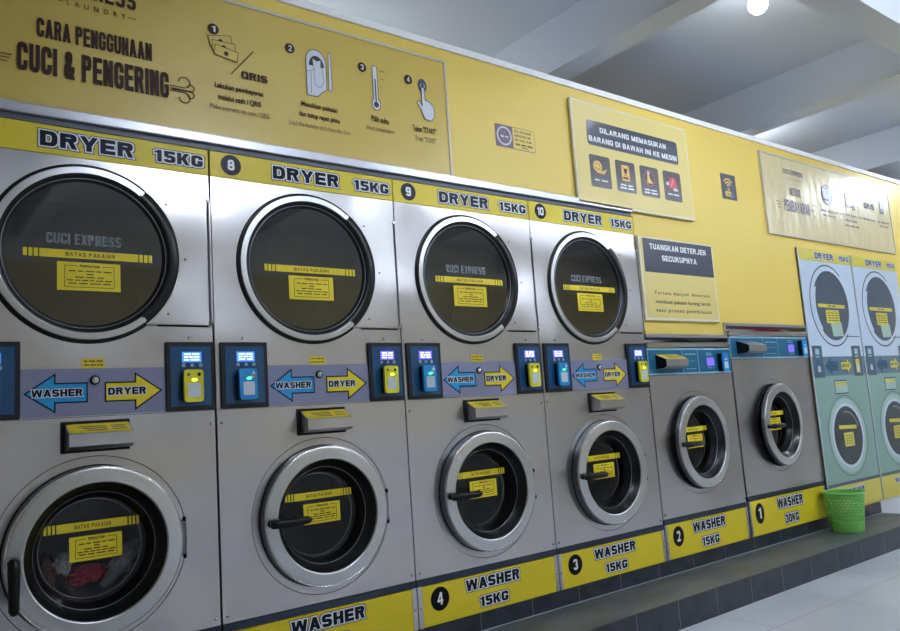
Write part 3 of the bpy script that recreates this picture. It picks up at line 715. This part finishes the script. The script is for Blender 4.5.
for k, dz in enumerate((.012, 0, -.012)): g.box(-.69+.008*k, -.630-.006*k, y, y+.0005, 2.333+dz-.0015, 2.333+dz+.0015, 'brown_ink')
def curl(x0, x1, z, cx, cz, r, up):
    P = [(x0, z), (x1, z)]
    for i in range(15):
        a = (-PI/2 if up else PI/2)+(1 if up else -1)*i/14*1.5*PI; P.append((cx+r*math.cos(a), cz+r*math.sin(a)))
    g.line(P, .0028, y, 'brown_ink')
curl(-.134, -.090, 2.352, -.084, 2.372, .020, True); curl(-.134, -.066, 2.343, -.060, 2.355, .012, True)
curl(-.134, -.090, 2.334, -.084, 2.314, .019, False); curl(-.128, -.066, 2.340, -.060, 2.328, .012, False)
sub(g, 'wind_decoration', root, O)
def numdot(g, c, x, z, r=.021, m='brown_ink', d='sign_yellow'):
    g.disc(x, z, r, y, m, 28); g.text(c, x-.007, x+.008, z-.012, z+.012, y-.0005, 'icon_white', .03)
g = MB(); numdot(g, '1', .030, 2.609)
for (dx, dz, a) in ((.0, .0, .35), (.012, -.022, .05), (.020, -.045, -.25)):
    c, s_ = math.cos(a*.6), math.sin(a*.6); R = [(.016+dx+px*c-pz*s_+.04, 2.566+dz+px*s_+pz*c) for px, pz in ((-.045, -.018), (.045, -.018), (.045, .022), (-.045, .022))]
    yy = y+.04*dz; R = [R[0], R[1], R[2], R[3]]; g.prism(R, yy, yy+.0002, 'banner_yellow'); g.line(R, .0022, yy-.0003, 'brown_ink', closed=True, th=.0002); g.disc(.056+dx, 2.566+dz, .009, yy-.0004, 'brown_ink', 16, .0002)
g.line([(.094, 2.446), (.185, 2.556)], .004, y, 'brown_ink'); g.text('QRIS', .134, .240, 2.437, 2.468, y, 'brown_ink', .03)
g.text('Lakukan pembayaran', .029, .220, 2.374, 2.401, y, 'brown_ink', .025); g.text('melalui cash / QRIS', .040, .210, 2.331, 2.358, y, 'brown_ink', .025); g.text('Make payment via cash / QRIS', .009, .243, 2.290, 2.315, y, 'brown_ink_light', 0)
sub(g, 'payment_step', root, O)
g = MB(); numdot(g, '2', .341, 2.610)
ar = [(.410, 2.430), (.410, 2.575)]+[(.455+.045*math.cos(PI-i*PI/14), 2.580+.052*math.sin(PI-i*PI/14)) for i in range(15)]+[(.500, 2.47), (.455, 2.43)]
g.prism(ar, y, y+.0004, 'icon_white'); g.line(ar, .0028, y-.0004, 'plaque_brown', closed=True)
g.ellipse(.457, 2.560, .034, .045, y-.0006, 'plaque_brown', 20, a0=0, a1=PI*.999); g.box(.418, .452, y-.0008, y-.0002, 2.436, 2.54, 'icon_white')
g.prism([(.440, 2.59), (.458, 2.582), (.476, 2.59), (.474, 2.56), (.488, 2.50), (.470, 2.47), (.447, 2.48)], y-.001, y-.0004, 'icon_white')
g.line([(.440, 2.585), (.447, 2.48), (.470, 2.47), (.488, 2.50), (.476, 2.59)], .0022, y-.0014, 'icon_grey'); g.line([(.410, 2.53), (.452, 2.545)], .0022, y-.0014, 'icon_grey'); g.line([(.430, 2.53), (.428, 2.44)], .0022, y-.0014, 'icon_grey')
g.prism([(.510, 2.47), (.524, 2.47), (.524, 2.63), (.514, 2.635)], y, y+.0004, 'icon_white'); g.line([(.510, 2.47), (.524, 2.47), (.524, 2.63), (.514, 2.635)], .0022, y-.0004, 'icon_grey', closed=True)
g.text('Masukkan pakaian', .380, .545, 2.372, 2.400, y, 'brown_ink', .025); g.text('dan tutup rapat pintu', .370, .553, 2.328, 2.356, y, 'brown_ink', .025); g.text('Load the laundry and close the door', .325, .604, 2.285, 2.312, y, 'brown_ink_light', 0)
sub(g, 'loading_step', root, O)
g = MB(); numdot(g, '3', .675, 2.609)
th = [(.725, 2.475)]+[(.737+.012*math.cos(PI-i*PI/10), 2.618+.012*math.sin(PI-i*PI/10)) for i in range(11)]+[(.749, 2.475)]+[(.737+.022*math.cos(math.radians(55-i*29)), 2.455+.026*math.sin(math.radians(55-i*29))) for i in range(11)]
g.prism(th, y, y+.0004, 'icon_white'); g.line(th, .003, y-.0004, 'plaque_slate', closed=True); g.box(.734, .740, y-.0008, y, 2.455, 2.57, 'plaque_slate'); g.disc(.737, 2.453, .013, y-.0008, 'plaque_slate', 20)
for k, (n, zz) in enumerate(((3, 2.612), (2, 2.575), (1, 2.540))):
    for i in range(n): g.disc(.768+.009*i, zz, .0028, y, 'brown_ink_light', 8)
g.text('Pilih suhu', .708, .797, 2.375, 2.402, y, 'brown_ink', .02); g.text('Select temperature', .679, .824, 2.330, 2.356, y, 'brown_ink_light', 0)
sub(g, 'temperature_step', root, O)
g = MB(); numdot(g, '4', .913, 2.607)
g.ellipse(.989, 2.595, .024, .031, y, 'plaque_slate'); g.line([(.989+.011*math.cos(math.radians(130+i*28)), 2.592+.013*math.sin(math.radians(130+i*28))) for i in range(11)], .0028, y-.0008, 'icon_white')
hd = [(.981, 2.585), (.997, 2.585), (.999, 2.525), (.999, 2.528), (1.030, 2.520), (1.046, 2.497), (1.044, 2.455), (1.028, 2.434), (.992, 2.436), (.972, 2.480), (.952, 2.512), (.962, 2.518), (.981, 2.497)]
g.prism(hd, y-.001, y-.0005, 'icon_white'); g.line(hd, .003, y-.0016, 'plaque_slate', closed=True)
g.text('Tekan "START"', .920, 1.052, 2.372, 2.400, y, 'brown_ink', .02); g.text('Press "START"', .934, 1.050, 2.328, 2.354, y, 'brown_ink_light', 0)
sub(g, 'start_step', root, O)

# no-smoking sticker
g = MB(); g.rrect(1.417, 1.680, 2.386, 2.500, .008, -.0012, 0, 'mauve'); g.rrect(1.531, 1.677, 2.389, 2.497, .005, -.0016, -.001, 'wall_yellow'); g.rrect(1.419, 1.53, 2.388, 2.498, .006, -.0015, -.001, 'mauve')
g.lathe([(.048, -.0022), (.040, -.0022)], 1.474, 2.443, 'icon_white', 32, smooth=False); g.box(1.450, 1.500, -.0022, -.0015, 2.436, 2.444, 'icon_white'); g.line([(1.445, 2.472), (1.503, 2.414)], .006, -.0026, 'icon_grey')
g.line([(1.47, 2.452), (1.48, 2.462), (1.472, 2.472)], .004, -.0022, 'icon_grey')
for k, t in enumerate(('DILARANG', 'MEROKOK', 'DI DALAM')): g.text(t, 1.543, 1.655, 2.474-.022*k, 2.486-.022*k, -.0022, 'brown_ink_light', .01)
g.words(1.545, 1.66, 2.413, .009, -.0022, 'brown_ink_light', 3, 5); g.words(1.585, 1.63, 2.399, .005, -.0022, 'brown_ink_light', 1, 5)
o = g.build('warning_sticker', None, (1.55, 0, 2.386)); tag(o, 'small mauve and yellow no smoking sticker between banner and prohibition sign', 'sticker')

# prohibition sign
root = empty('prohibition_sign', (2.48, 0, 2.172-DZ), 'yellow acrylic sign reading DILARANG MEMASUKAN BARANG DI BAWAH INI KE MESIN', 'sign'); O = (2.48, 0, 2.172)
g = MB(); g.box(1.975, 2.985, -.022, -.008, 2.172, 2.746, 'acrylic_edge', .003); g.box(1.987, 2.973, -.0226, -.021, 2.184, 2.734, 'sign_yellow'); sub(g, 'board', root, O)
for px in (2.03, 2.93):
    for pz in (2.22, 2.70):
        g = MB(); g.tube([(px, -.009, pz), (px, 0, pz)], .009, 'chrome', 12); sub(g, 'standoff', root, O)
y = -.0232
g = MB(); g.rrect(2.084, 2.878, 2.503, 2.644, .02, y, y+.0006, 'plaque_slate'); g.text('DILARANG MEMASUKAN', 2.190, 2.768, 2.583, 2.614, y-.0006, 'white', .025); g.text('BARANG DI BAWAH INI KE MESIN', 2.096, 2.862, 2.524, 2.555, y-.0006, 'white', .025); sub(g, 'heading_plate', root, O)
for k, x0 in enumerate((2.084, 2.293, 2.502, 2.712)):
    g = MB(); g.rrect(x0, x0+.165, 2.272, 2.450, .014, y, y+.0006, 'plaque_brown'); c = x0+.08; yy = y-.0007; zc = 2.382
    if k == 0:
        g.ellipse(c-.018, zc+.006, .034, .032, yy, 'icon_gold'); g.line([(c-.02+.02*math.cos(i*.6), zc+.006+.018*math.sin(i*.6)) for i in range(11)], .003, yy-.0006, 'brown_ink'); g.prism([(c-.03, zc-.03), (c+.056, zc-.002), (c+.03, zc-.034)], yy, yy+.0005, 'icon_gold')
    elif k == 1:
        g.rrect(c-.032, c+.034, zc-.045, zc+.045, .008, yy, yy+.0005, 'icon_gold'); g.line([(c-.026, zc-.036), (c+.026, zc+.036)], .005, yy-.0006, 'icon_red'); g.line([(c-.026, zc+.036), (c+.026, zc-.036)], .005, yy-.0006, 'icon_red'); g.ellipse(c, zc+.012, .012, .016, yy-.0006, 'brown_ink'); g.box(c-.02, c+.02, yy-.0006, yy, zc-.034, zc-.024, 'brown_ink')
    elif k == 2:
        g.line([(c+.046*math.cos(i*PI/12), zc+.046*math.sin(i*PI/12)) for i in range(24)], .005, yy, 'icon_red', closed=True); g.prism([(c-.022, zc-.03), (c+.03, zc-.03), (c+.008, zc-.004), (c-.002, zc+.026), (c-.016, zc+.02)], yy, yy+.0005, 'icon_gold'); g.ellipse(c-.006, zc+.030, .010, .010, yy, 'icon_white')
    else:
        g.prism([(c-.048, zc-.012), (c-.03, zc+.01), (c-.012, zc+.032), (c+.01, zc+.038), (c+.034, zc+.026), (c+.044, zc-.004), (c+.046, zc-.034), (c+.02, zc-.040), (c-.02, zc-.034)], yy, yy+.0005, 'icon_red'); g.ellipse(c-.044, zc-.008, .014, .011, yy-.0006, 'icon_white'); g.ellipse(c+.028, zc-.040, .024, .008, yy-.0006, 'icon_white'); g.line([(c-.01, zc-.02), (c+.01, zc+.02)], .004, yy-.0006, 'icon_white')
    for q in range(4):
        a = PI/4+q*PI/2; g.line([(c+.04*math.cos(a), zc+.04*math.sin(a)), (c+.056*math.cos(a), zc+.056*math.sin(a))], .0025, yy-.0003, 'icon_red') if k != 2 else None
    g.words(x0+.03, x0+.135, 2.312, .008, yy, 'white', 2, k+3)
    if k in (1, 2): g.words(x0+.025, x0+.14, 2.295, .008, yy, 'white', 2, k+9)
    sub(g, 'pictogram', root, O, ('gold food pictogram', 'gold package pictogram', 'ringed figure pictogram', 'red object pictogram')[k])

# contactless payment sticker
g = MB(); g.rrect(3.312, 3.476, 2.353, 2.520, .006, -.0012, 0, 'plaque_slate')
for r in (.018, .037, .058): g.lathe([(r+.0055, -.0018), (r-.0055, -.0018)], 3.388, 2.430, 'icon_gold', 16, math.radians(40), math.radians(140), False)
g.prism([(3.372, 2.412), (3.404, 2.412), (3.388, 2.434)], -.0018, -.001, 'icon_gold'); g.rrect(3.348, 3.414, 2.372, 2.406, .005, -.0018, -.001, 'icon_gold'); g.box(3.368, 3.400, -.0022, -.0016, 2.384, 2.390, 'plaque_slate'); g.rrect(3.404, 3.436, 2.366, 2.396, .010, -.002, -.001, 'icon_grey')
o = g.build('wireless_sticker', None, (3.394, 0, 2.353)); tag(o, 'small dark sticker with yellow wireless waves and a card, on the yellow wall', 'sticker')

# detergent sign
root = empty('detergent_sign', (2.76, 0, 1.555-DZ), 'acrylic sign reading TUANGKAN DETERJEN SECUKUPNYA right of stack 10', 'sign'); O = (2.76, 0, 1.555)
g = MB(); g.box(2.412, 3.115, -.020, -.006, 1.556, 2.030, 'acrylic_edge', .003); g.box(2.430, 3.100, -.0206, -.019, 1.572, 2.018, 'sign_yellow'); sub(g, 'board', root, O)
for px in (2.46, 3.07):
    for pz in (1.6, 1.99):
        g = MB(); g.tube([(px, -.007, pz), (px, 0, pz)], .009, 'chrome', 12); sub(g, 'standoff', root, O)
y = -.0213
g = MB(); g.box(2.447, 3.100, y, y+.0006, 1.828, 2.020, 'plaque_slate'); g.text('TUANGKAN DETERJEN', 2.505, 3.038, 1.960, 1.993, y-.0006, 'white', .025); g.text('SECUKUPNYA', 2.607, 2.937, 1.898, 1.931, y-.0006, 'white', .025); sub(g, 'heading_plate', root, O)
g = MB(); g.text('Terlalu banyak deterjen', 2.507, 3.030, 1.698, 1.722, y, 'brown_ink', .005, spacing=1.2); sub(g, 'text_line', root, O); g = MB(); g.text('membuat pakaian kurang bersih', 2.512, 3.030, 1.646, 1.674, y, 'brown_ink', .01); sub(g, 'text_line', root, O); g = MB(); g.text('saat proses pembilasan', 2.509, 3.034, 1.598, 1.626, y, 'brown_ink', .005, spacing=1.2); sub(g, 'text_line', root, O)

# banner 2
root, O, y = board('payment_banner', 3.832, 5.765, 2.178, 2.750, .012, 'banner_cream', 'banner_frame', 'pale glossy banner about payment methods, high on the wall above the printed panels', 'banner', 'banners on the yellow wall', seed=4, amp=.003)
g = MB(); g.text('CUCI EXPRESS', 4.102, 4.370, 2.630, 2.665, y, 'icon_grey', .02); g.text('LAUNDRY', 4.145, 4.355, 2.592, 2.605, y, 'icon_grey', 0, spacing=2); sub(g, 'shop_lettering', root, O); g = MB()
g.text('METODE', 4.160, 4.312, 2.478, 2.534, y, 'icon_grey', .03); g.text('PEMBAYARAN', 4.064, 4.416, 2.356, 2.440, y, 'icon_grey', .03)
for k, dz in enumerate((.02, 0, -.02)): g.box(3.96+.012*k, 4.04-.01*k, y, y+.0005, 2.395+dz-.002, 2.395+dz+.002, 'brown_ink_light')
curl(4.43, 4.48, 2.405, 4.49, 2.425, .022, True); curl(4.43, 4.48, 2.390, 4.49, 2.370, .022, False)
sub(g, 'title_lettering', root, O)
g = MB(); g.text('1', 4.605, 4.618, 2.625, 2.66, y, 'icon_grey', .03); g.disc(4.70, 2.545, .075, y, 'icon_white', 32); g.line([(4.70+.075*math.cos(i*PI/16), 2.545+.075*math.sin(i*PI/16)) for i in range(32)], .006, y-.0004, 'icon_grey', closed=True); g.rrect(4.63, 4.72, 2.50, 2.60, .01, y-.0008, y, 'icon_grey'); g.rrect(4.64, 4.71, 2.512, 2.59, .008, y-.0012, y, 'icon_white'); g.words(4.58, 4.836, 2.420, .012, y, 'icon_grey', 3, 2); g.words(4.61, 4.80, 2.385, .010, y, 'icon_grey', 3, 3); sub(g, 'cash_step', root, O)
g = MB(); g.text('2', 4.900, 4.925, 2.615, 2.65, y, 'icon_grey', .03); g.rrect(4.985, 5.115, 2.49, 2.60, .01, y, y+.0005, 'icon_grey'); g.rrect(4.992, 5.108, 2.497, 2.593, .01, y-.0004, y, 'icon_white'); g.line([(4.99, 2.615), (5.02, 2.63), (5.10, 2.63)], .006, y, 'icon_grey'); g.frame(5.085, 5.13, 2.475, 2.51, .006, y-.001, y, 'brown_ink'); g.words(4.869, 5.221, 2.424, .012, y, 'icon_grey', 4, 4); g.words(4.95, 5.14, 2.382, .012, y, 'icon_grey', 2, 5); g.words(4.93, 5.16, 2.340, .010, y, 'brown_ink_light', 3, 6); sub(g, 'card_step', root, O)
g = MB(); g.text('QRIS', 5.290, 5.466, 2.510, 2.560, y, 'brown_ink', .03); g.words(5.25, 5.45, 2.424, .012, y, 'icon_grey', 3, 7); g.rrect(5.570, 5.632, 2.496, 2.650, .006, y, y+.0005, 'plaque_slate'); g.rrect(5.580, 5.622, 2.54, 2.60, .006, y-.0005, y, 'icon_white'); g.words(5.50, 5.70, 2.424, .012, y, 'icon_grey', 3, 8); g.words(5.52, 5.68, 2.390, .010, y, 'icon_grey', 3, 9); sub(g, 'scan_step', root, O)

# ------------------------------------------------------------------ printed machine panels
def poster(x0, x1, label, seed):
    root = empty('printed_panel', ((x0+x1)/2, 0, .285-DZ), label, 'printed panel', 'life-size printed pictures of stacked machines'); O = ((x0+x1)/2, 0, .285)
    th = .010; z0, z1 = .288, 2.098
    g = MB(); g.box(x0, x1, -th, 0, z0, z1, 'poster_edge'); g.box(x0, x0+.012, -th-.004, -.0, z0, z1, 'poster_edge'); sub(g, 'board', root, O)
    y = -th-.0006; q = x0-4.13; w = x1-x0
    g = MB(); g.box(x0+.012, x1, y, y+.0006, 1.335, z1, 'poster_white'); g.box(x0+.012, x1, y, y+.0006, .472, 1.2, 'poster_green'); g.box(x0+.012, x1, y, y+.0006, 1.2, 1.335, 'poster_strip')
    g.box(x0+.012, x1, y-.0003, y, 2.016, z1, 'poster_yellow'); g.box(x0+.012, x1, y-.0003, y, z0, .45, 'poster_yellow'); g.box(x0+.012, x1, y-.0003, y, .45, .472, 'poster_slate')
    sub(g, 'printed_background', root, O)
    g = MB(); yy = y-.0008
    g.text('DRYER', 4.372+q, 4.640+q, 2.036, 2.082, yy, 'poster_line', .035, 'icon_white', .006); g.text('15KG', 4.728+q, 4.876+q, 2.040, 2.078, yy, 'poster_line', .02, 'icon_white', .005); sub(g, 'printed_lettering', root, O); g = MB()
    g.text('WASHER', 4.36+q, 4.65+q, .385, .422, yy, 'poster_line', .03, 'icon_white', .006); g.text('15KG', 4.43+q, 4.58+q, .318, .352, yy, 'poster_line', .02, 'icon_white', .005); sub(g, 'printed_lettering', root, O)
    cx, cz = 4.515+q, 1.702
    g = MB(); g.line([(cx+.288*math.cos(math.radians(50+i*5.5)), cz+.292*math.sin(math.radians(50+i*5.5))) for i in range(49)], .010, yy, 'poster_line')
    g.line([(cx+.165, cz-.222), (x1-.02, cz-.222)], .006, yy, 'poster_line'); g.disc(cx+.012, cz, .252, yy-.0004, 'poster_slate', 64); g.ellipse(cx-.19, cz-.03, .07, .16, yy-.0008, 'poster_white', 32)
    g.ellipse(cx+.02, cz, .235, .248, yy-.0012, 'poster_slate', 64); g.prism([(cx-.04, cz-.12), (cx+.12, cz-.12), (cx+.13, cz-.22), (cx-.02, cz-.225)], yy-.0016, yy-.001, 'poster_green_light')
    g.box(cx-.19, cx+.20, yy-.0022, yy-.0016, cz-.018, cz+.008, 'poster_yellow'); g.box(cx-.09, cx+.10, yy-.0022, yy-.0016, cz-.130, cz-.034, 'poster_yellow')
    for k in range(4): g.words(cx-.07, cx+.08, cz-.055-.018*k, .005, yy-.0028, 'brown_ink', 3, seed+k)
    g.words(cx-.05, cx+.06, cz-.005, .008, yy-.0028, 'brown_ink_light', 2, seed+8); sub(g, 'printed_dryer_door', root, O)
    g = MB()
    for cx0, m_ in ((4.165+q, 'arrow_blue'), (4.735+q, 'poster_yellow')):
        g.box(cx0, cx0+.135, yy, yy+.0005, 1.190, 1.412, 'poster_slate'); g.box(cx0+.04, cx0+.095, yy-.0005, yy, 1.35, 1.39, 'panel_line'); g.words(cx0+.04, cx0+.095, 1.335, .01, yy-.0005, 'panel_line', 3, 1); g.box(cx0+.04, cx0+.095, yy-.0006, yy, 1.215, 1.315, 'poster_yellow' if m_ == 'poster_yellow' else 'panel_blue'); g.box(cx0+.05, cx0+.085, yy-.001, yy, 1.23, 1.27, 'reader_label')
    A = arrow_pts(4.318+q, 4.50+q, 1.268, False); g.prism(A, yy-.0004, yy, 'poster_line'); g.prism(grow(A, -.005), yy-.0008, yy, 'panel_blue')
    A = arrow_pts(4.545+q, 4.715+q, 1.268, True); g.prism(A, yy-.0004, yy, 'poster_line'); g.prism(grow(A, -.005), yy-.0008, yy, 'poster_yellow'); g.text('DRYER', 4.56+q, 4.67+q, 1.258, 1.278, yy-.0012, 'poster_line', .02); g.text('WASHER', 4.345+q, 4.49+q, 1.258, 1.278, yy-.0012, 'poster_line', .02)
    sub(g, 'printed_controls', root, O)
    cx, cz = 4.522+q, .780
    g = MB(); g.box(4.415+q, 4.605+q, yy, yy+.0005, 1.070, 1.168, 'poster_line'); g.box(4.422+q, 4.602+q, yy-.0005, yy, 1.078, 1.160, 'poster_green_light'); g.box(4.432+q, 4.592+q, yy-.0008, yy, 1.130, 1.155, 'poster_yellow')
    g.lathe([(.280, yy), (.276, yy)], cx, cz, 'poster_line', 64, smooth=False); g.disc(cx, cz, .258, yy-.0002, 'poster_green_light', 64); g.disc(cx, cz, .225, yy-.0008, 'poster_white', 64); g.disc(cx, cz, .203, yy-.0014, 'poster_dark', 64)
    g.line([(cx+.165*math.cos(math.radians(20+i*10)), cz+.165*math.sin(math.radians(20+i*10))) for i in range(9)], .007, yy-.002, 'poster_green')
    g.prism([(cx-.125, cz+.050), (cx+.125, cz+.040), (cx+.125, cz+.066), (cx-.125, cz+.076)], yy-.0026, yy-.002, 'poster_yellow'); g.box(cx-.07, cx+.07, yy-.0026, yy-.002, cz-.075, cz+.02, 'poster_yellow')
    for k in range(4): g.words(cx-.05, cx+.05, cz-.055+.018*k, .005, yy-.003, 'brown_ink_light', 3, seed+k)
    sub(g, 'printed_washer_door', root, O)
poster(4.128, 4.906, 'life-size printed picture of a stacked dryer and washer, directly right of washer 1', 3)
poster(4.914, 5.690, 'life-size printed picture of a stacked dryer and washer at the right edge of the photo', 4)

# ------------------------------------------------------------------ loose things
def basket(cx, cy):
    import bmesh
    r0, r1, h = .096, .122, .240; n = 64; rows = 30
    bm = bmesh.new(); R = []
    for j in range(rows+1):
        t = j/rows; r = r0+(r1-r0)*t; R.append([bm.verts.new(((r)*math.cos(2*PI*(i+.5*(j % 2)*0)/n), (r)*math.sin(2*PI*i/n), h*t)) for i in range(n)])
    for j in range(rows):
        for i in range(n):
            hole = 9 <= j <= 25 and ((j-9) % 2 == 0) and ((i+((j-9)//2)) % 2 == 0)
            if not hole: bm.faces.new((R[j][i], R[j][(i+1) % n], R[j+1][(i+1) % n], R[j+1][i]))
    bm.faces.new(R[0][::-1])
    me = bpy.data.meshes.new('waste_basket'); bm.to_mesh(me); bm.free(); me.materials.append(MAT['green_plastic'])
    for p in me.polygons: p.use_smooth = len(p.vertices) == 4
    o = bpy.data.objects.new('waste_basket', me); col.objects.link(o); o.location = (cx, cy, ZP)
    md = o.modifiers.new('s', 'SOLIDIFY'); md.thickness = .0022; md.offset = 0
    tag(o, 'lime green perforated plastic basket standing on the dark ledge', 'basket')
    g = MB(); g.lathe([(.120, .236), (.129, .236), (.131, .244), (.130, .249), (.124, .251), (.120, .247), (.120, .236)], 0, 0, 'green_plastic', 64)
    g.v = [(x, z, y) for x, y, z in g.v]; rr = g.build('rim', o, (0, 0, 0), 0, (0, 0, 0))
basket(4.072, -.140)
# red folded cloth lying on washer 1
g = MB(); V = []; F = []; nx, ny = 24, 8
for j in range(ny+1):
    for i in range(nx+1):
        x = 3.49+.43*i/nx; yy = .03+.22*j/ny; e = min(i, nx-i)/5; V.append((x, yy, 1.506+.004+.013*min(1, e)*(1+.35*noise.noise(Vector((x*9, yy*9, 0))))))
for j in range(ny):
    for i in range(nx): k = j*(nx+1)+i; F.append((k, k+1, k+nx+2, k+nx+1))
g.add(V, F, 'cloth_red', True); o = g.build('lid_sheet', None, (3.7, .14, 1.506)); md = o.modifiers.new('s', 'SOLIDIFY'); md.thickness = .006; md.offset = -1
tag(o, 'flat red cloth lying on top of washer 1 under the white trim', 'cloth')
g = MB(); V = []; F = []
for j in range(ny+1):
    for i in range(nx+1):
        x = 2.55+.4*i/nx; yy = .03+.2*j/ny; e = min(i, nx-i)/9; V.append((x, yy, 1.433+.004+.014*min(1, e)))
for j in range(ny):
    for i in range(nx): k = j*(nx+1)+i; F.append((k, k+1, k+nx+2, k+nx+1))
g.add(V, F, 'kick_dark', True); o = g.build('lid_sheet', None, (2.75, .12, 1.433)); md = o.modifiers.new('s', 'SOLIDIFY'); md.thickness = .006; md.offset = -1  # thin dark sheet over the lid of washer 2
tag(o, 'flat dark sheet lying on top of washer 2 under the trim', 'cloth')

for o in bpy.data.objects:
    if o.parent is None:
        for n_, dx, dz in (('prohibition_sign', -.030, -.011), ('detergent_sign', -.015, -.005), ('payment_banner', -.034, -.008), ('instruction_banner', -.002, -.004), ('printed_panel', -.001, 0)):
            if o.name.startswith(n_): o.location.x += dx; o.location.z += dz
# ------------------------------------------------------------------ lamps
def lamp(x, y, label, watt, z=HC, r=.055, colr=(.86, .93, 1), hang=0.):
    root = empty('ceiling_bulb', (x, y, z-DZ), label, 'lamp', 'round ceiling bulbs')
    O = (x, y, z)
    def L(prof, name, mt, cap=False):
        g = MB(); g.lathe(prof, 0, 0, mt, 32, cap=cap); g.v = [(x+a, y+c, z+b) for a, b, c in g.v]; sub(g, name, root, O)
    if hang: g = MB(); g.tube([(x, y, z), (x, y, z-hang)], .006, 'lamp_base', 8); sub(g, 'rod', root, O)
    L([(.0001, -hang), (.045, -hang), (.05, -hang-.02), (.028, -hang-.05), (.024, -hang-.065)], 'socket', 'lamp_base')
    L([(.022, -hang-.06), (r*.75, -hang-.085), (r, -hang-.12), (r*.9, -hang-.15), (r*.5, -hang-.172), (.0001, -hang-.18)], 'bulb', 'lamp_glow')
    if watt:
        l = bpy.data.lights.new('bulb_light', 'POINT'); l.energy = watt; l.color = colr; l.shadow_soft_size = .1
        o = bpy.data.objects.new('bulb_light', l); col.objects.link(o); o.location = (x, y, z-DZ-hang-.27)
lamp(2.77, -.67, 'round glowing bulb on the ceiling near the wall top', 1.5, r=.052)
lamp(4.85, .72, 'small round bulb on a rod behind the partition', 6, hang=.05)
lamp(.9, 1.3, 'added unseen bulb hanging behind the partition over the numbered dryers', 14, hang=.5)  # added bulb, out of view, to lift the light on the ceiling
mat('tube_glow', (232, 242, 255), .4, emit=56)
def tube(x, y, label):
    root = empty('tube_lamp', (x, y, HC-DZ), label, 'lamp', 'ceiling tube lamps'); O = (x, y, HC); z = HC-.11
    g = MB(); g.box(x-.62, x+.62, y-.03, y+.03, z, z+.05, 'lamp_base', .004); sub(g, 'batten', root, O)
    for q in (-.5, .5): g = MB(); g.tube([(x+q, y, z+.05), (x+q, y, HC)], .005, 'lamp_base', 8); sub(g, 'rod', root, O)
    g = MB(); g.tube([(x-.59, y, z-.02), (x+.59, y, z-.02)], .02, 'tube_glow', 16); sub(g, 'tube', root, O)
tube(.7, -2.6, 'ceiling tube lamp behind the viewer on the left'); tube(3.1, -2.6, 'ceiling tube lamp behind the viewer in the middle')
tube(5.3, -2.6, 'ceiling tube lamp behind the viewer on the right'); tube(7.2, -.85, 'ceiling tube lamp at the far right end')

w = bpy.data.worlds.new('World'); sc.world = w; w.use_nodes = True
w.node_tree.nodes['Background'].inputs[0].default_value = (.6, .7, .8, 1); w.node_tree.nodes['Background'].inputs[1].default_value = 1.5

# ------------------------------------------------------------------ camera
cd = bpy.data.cameras.new('Camera'); cam = bpy.data.objects.new('Camera', cd); col.objects.link(cam)
cd.sensor_fit = 'HORIZONTAL'; cd.sensor_width = 36; cd.lens = 763.6/900*36; cd.clip_start = .02
M3 = ((0.793143123797722, -0.02426298398355431, -0.6085517995870238), (-0.6052176615455768, -0.14310228502288352, -0.7830921517731769), (-0.06808500073948162, 0.9894104525572, -0.12818497979428634))
cam.matrix_world = Matrix.Translation((-.9842, -2.636, 1.1148-DZ)) @ Matrix(M3).to_4x4()
sc.camera = cam
sc.view_settings.view_transform = 'Standard'; sc.view_settings.look = 'None'; sc.view_settings.gamma = 1; sc.view_settings.use_curve_mapping = False
sc.view_settings.exposure = 1.42
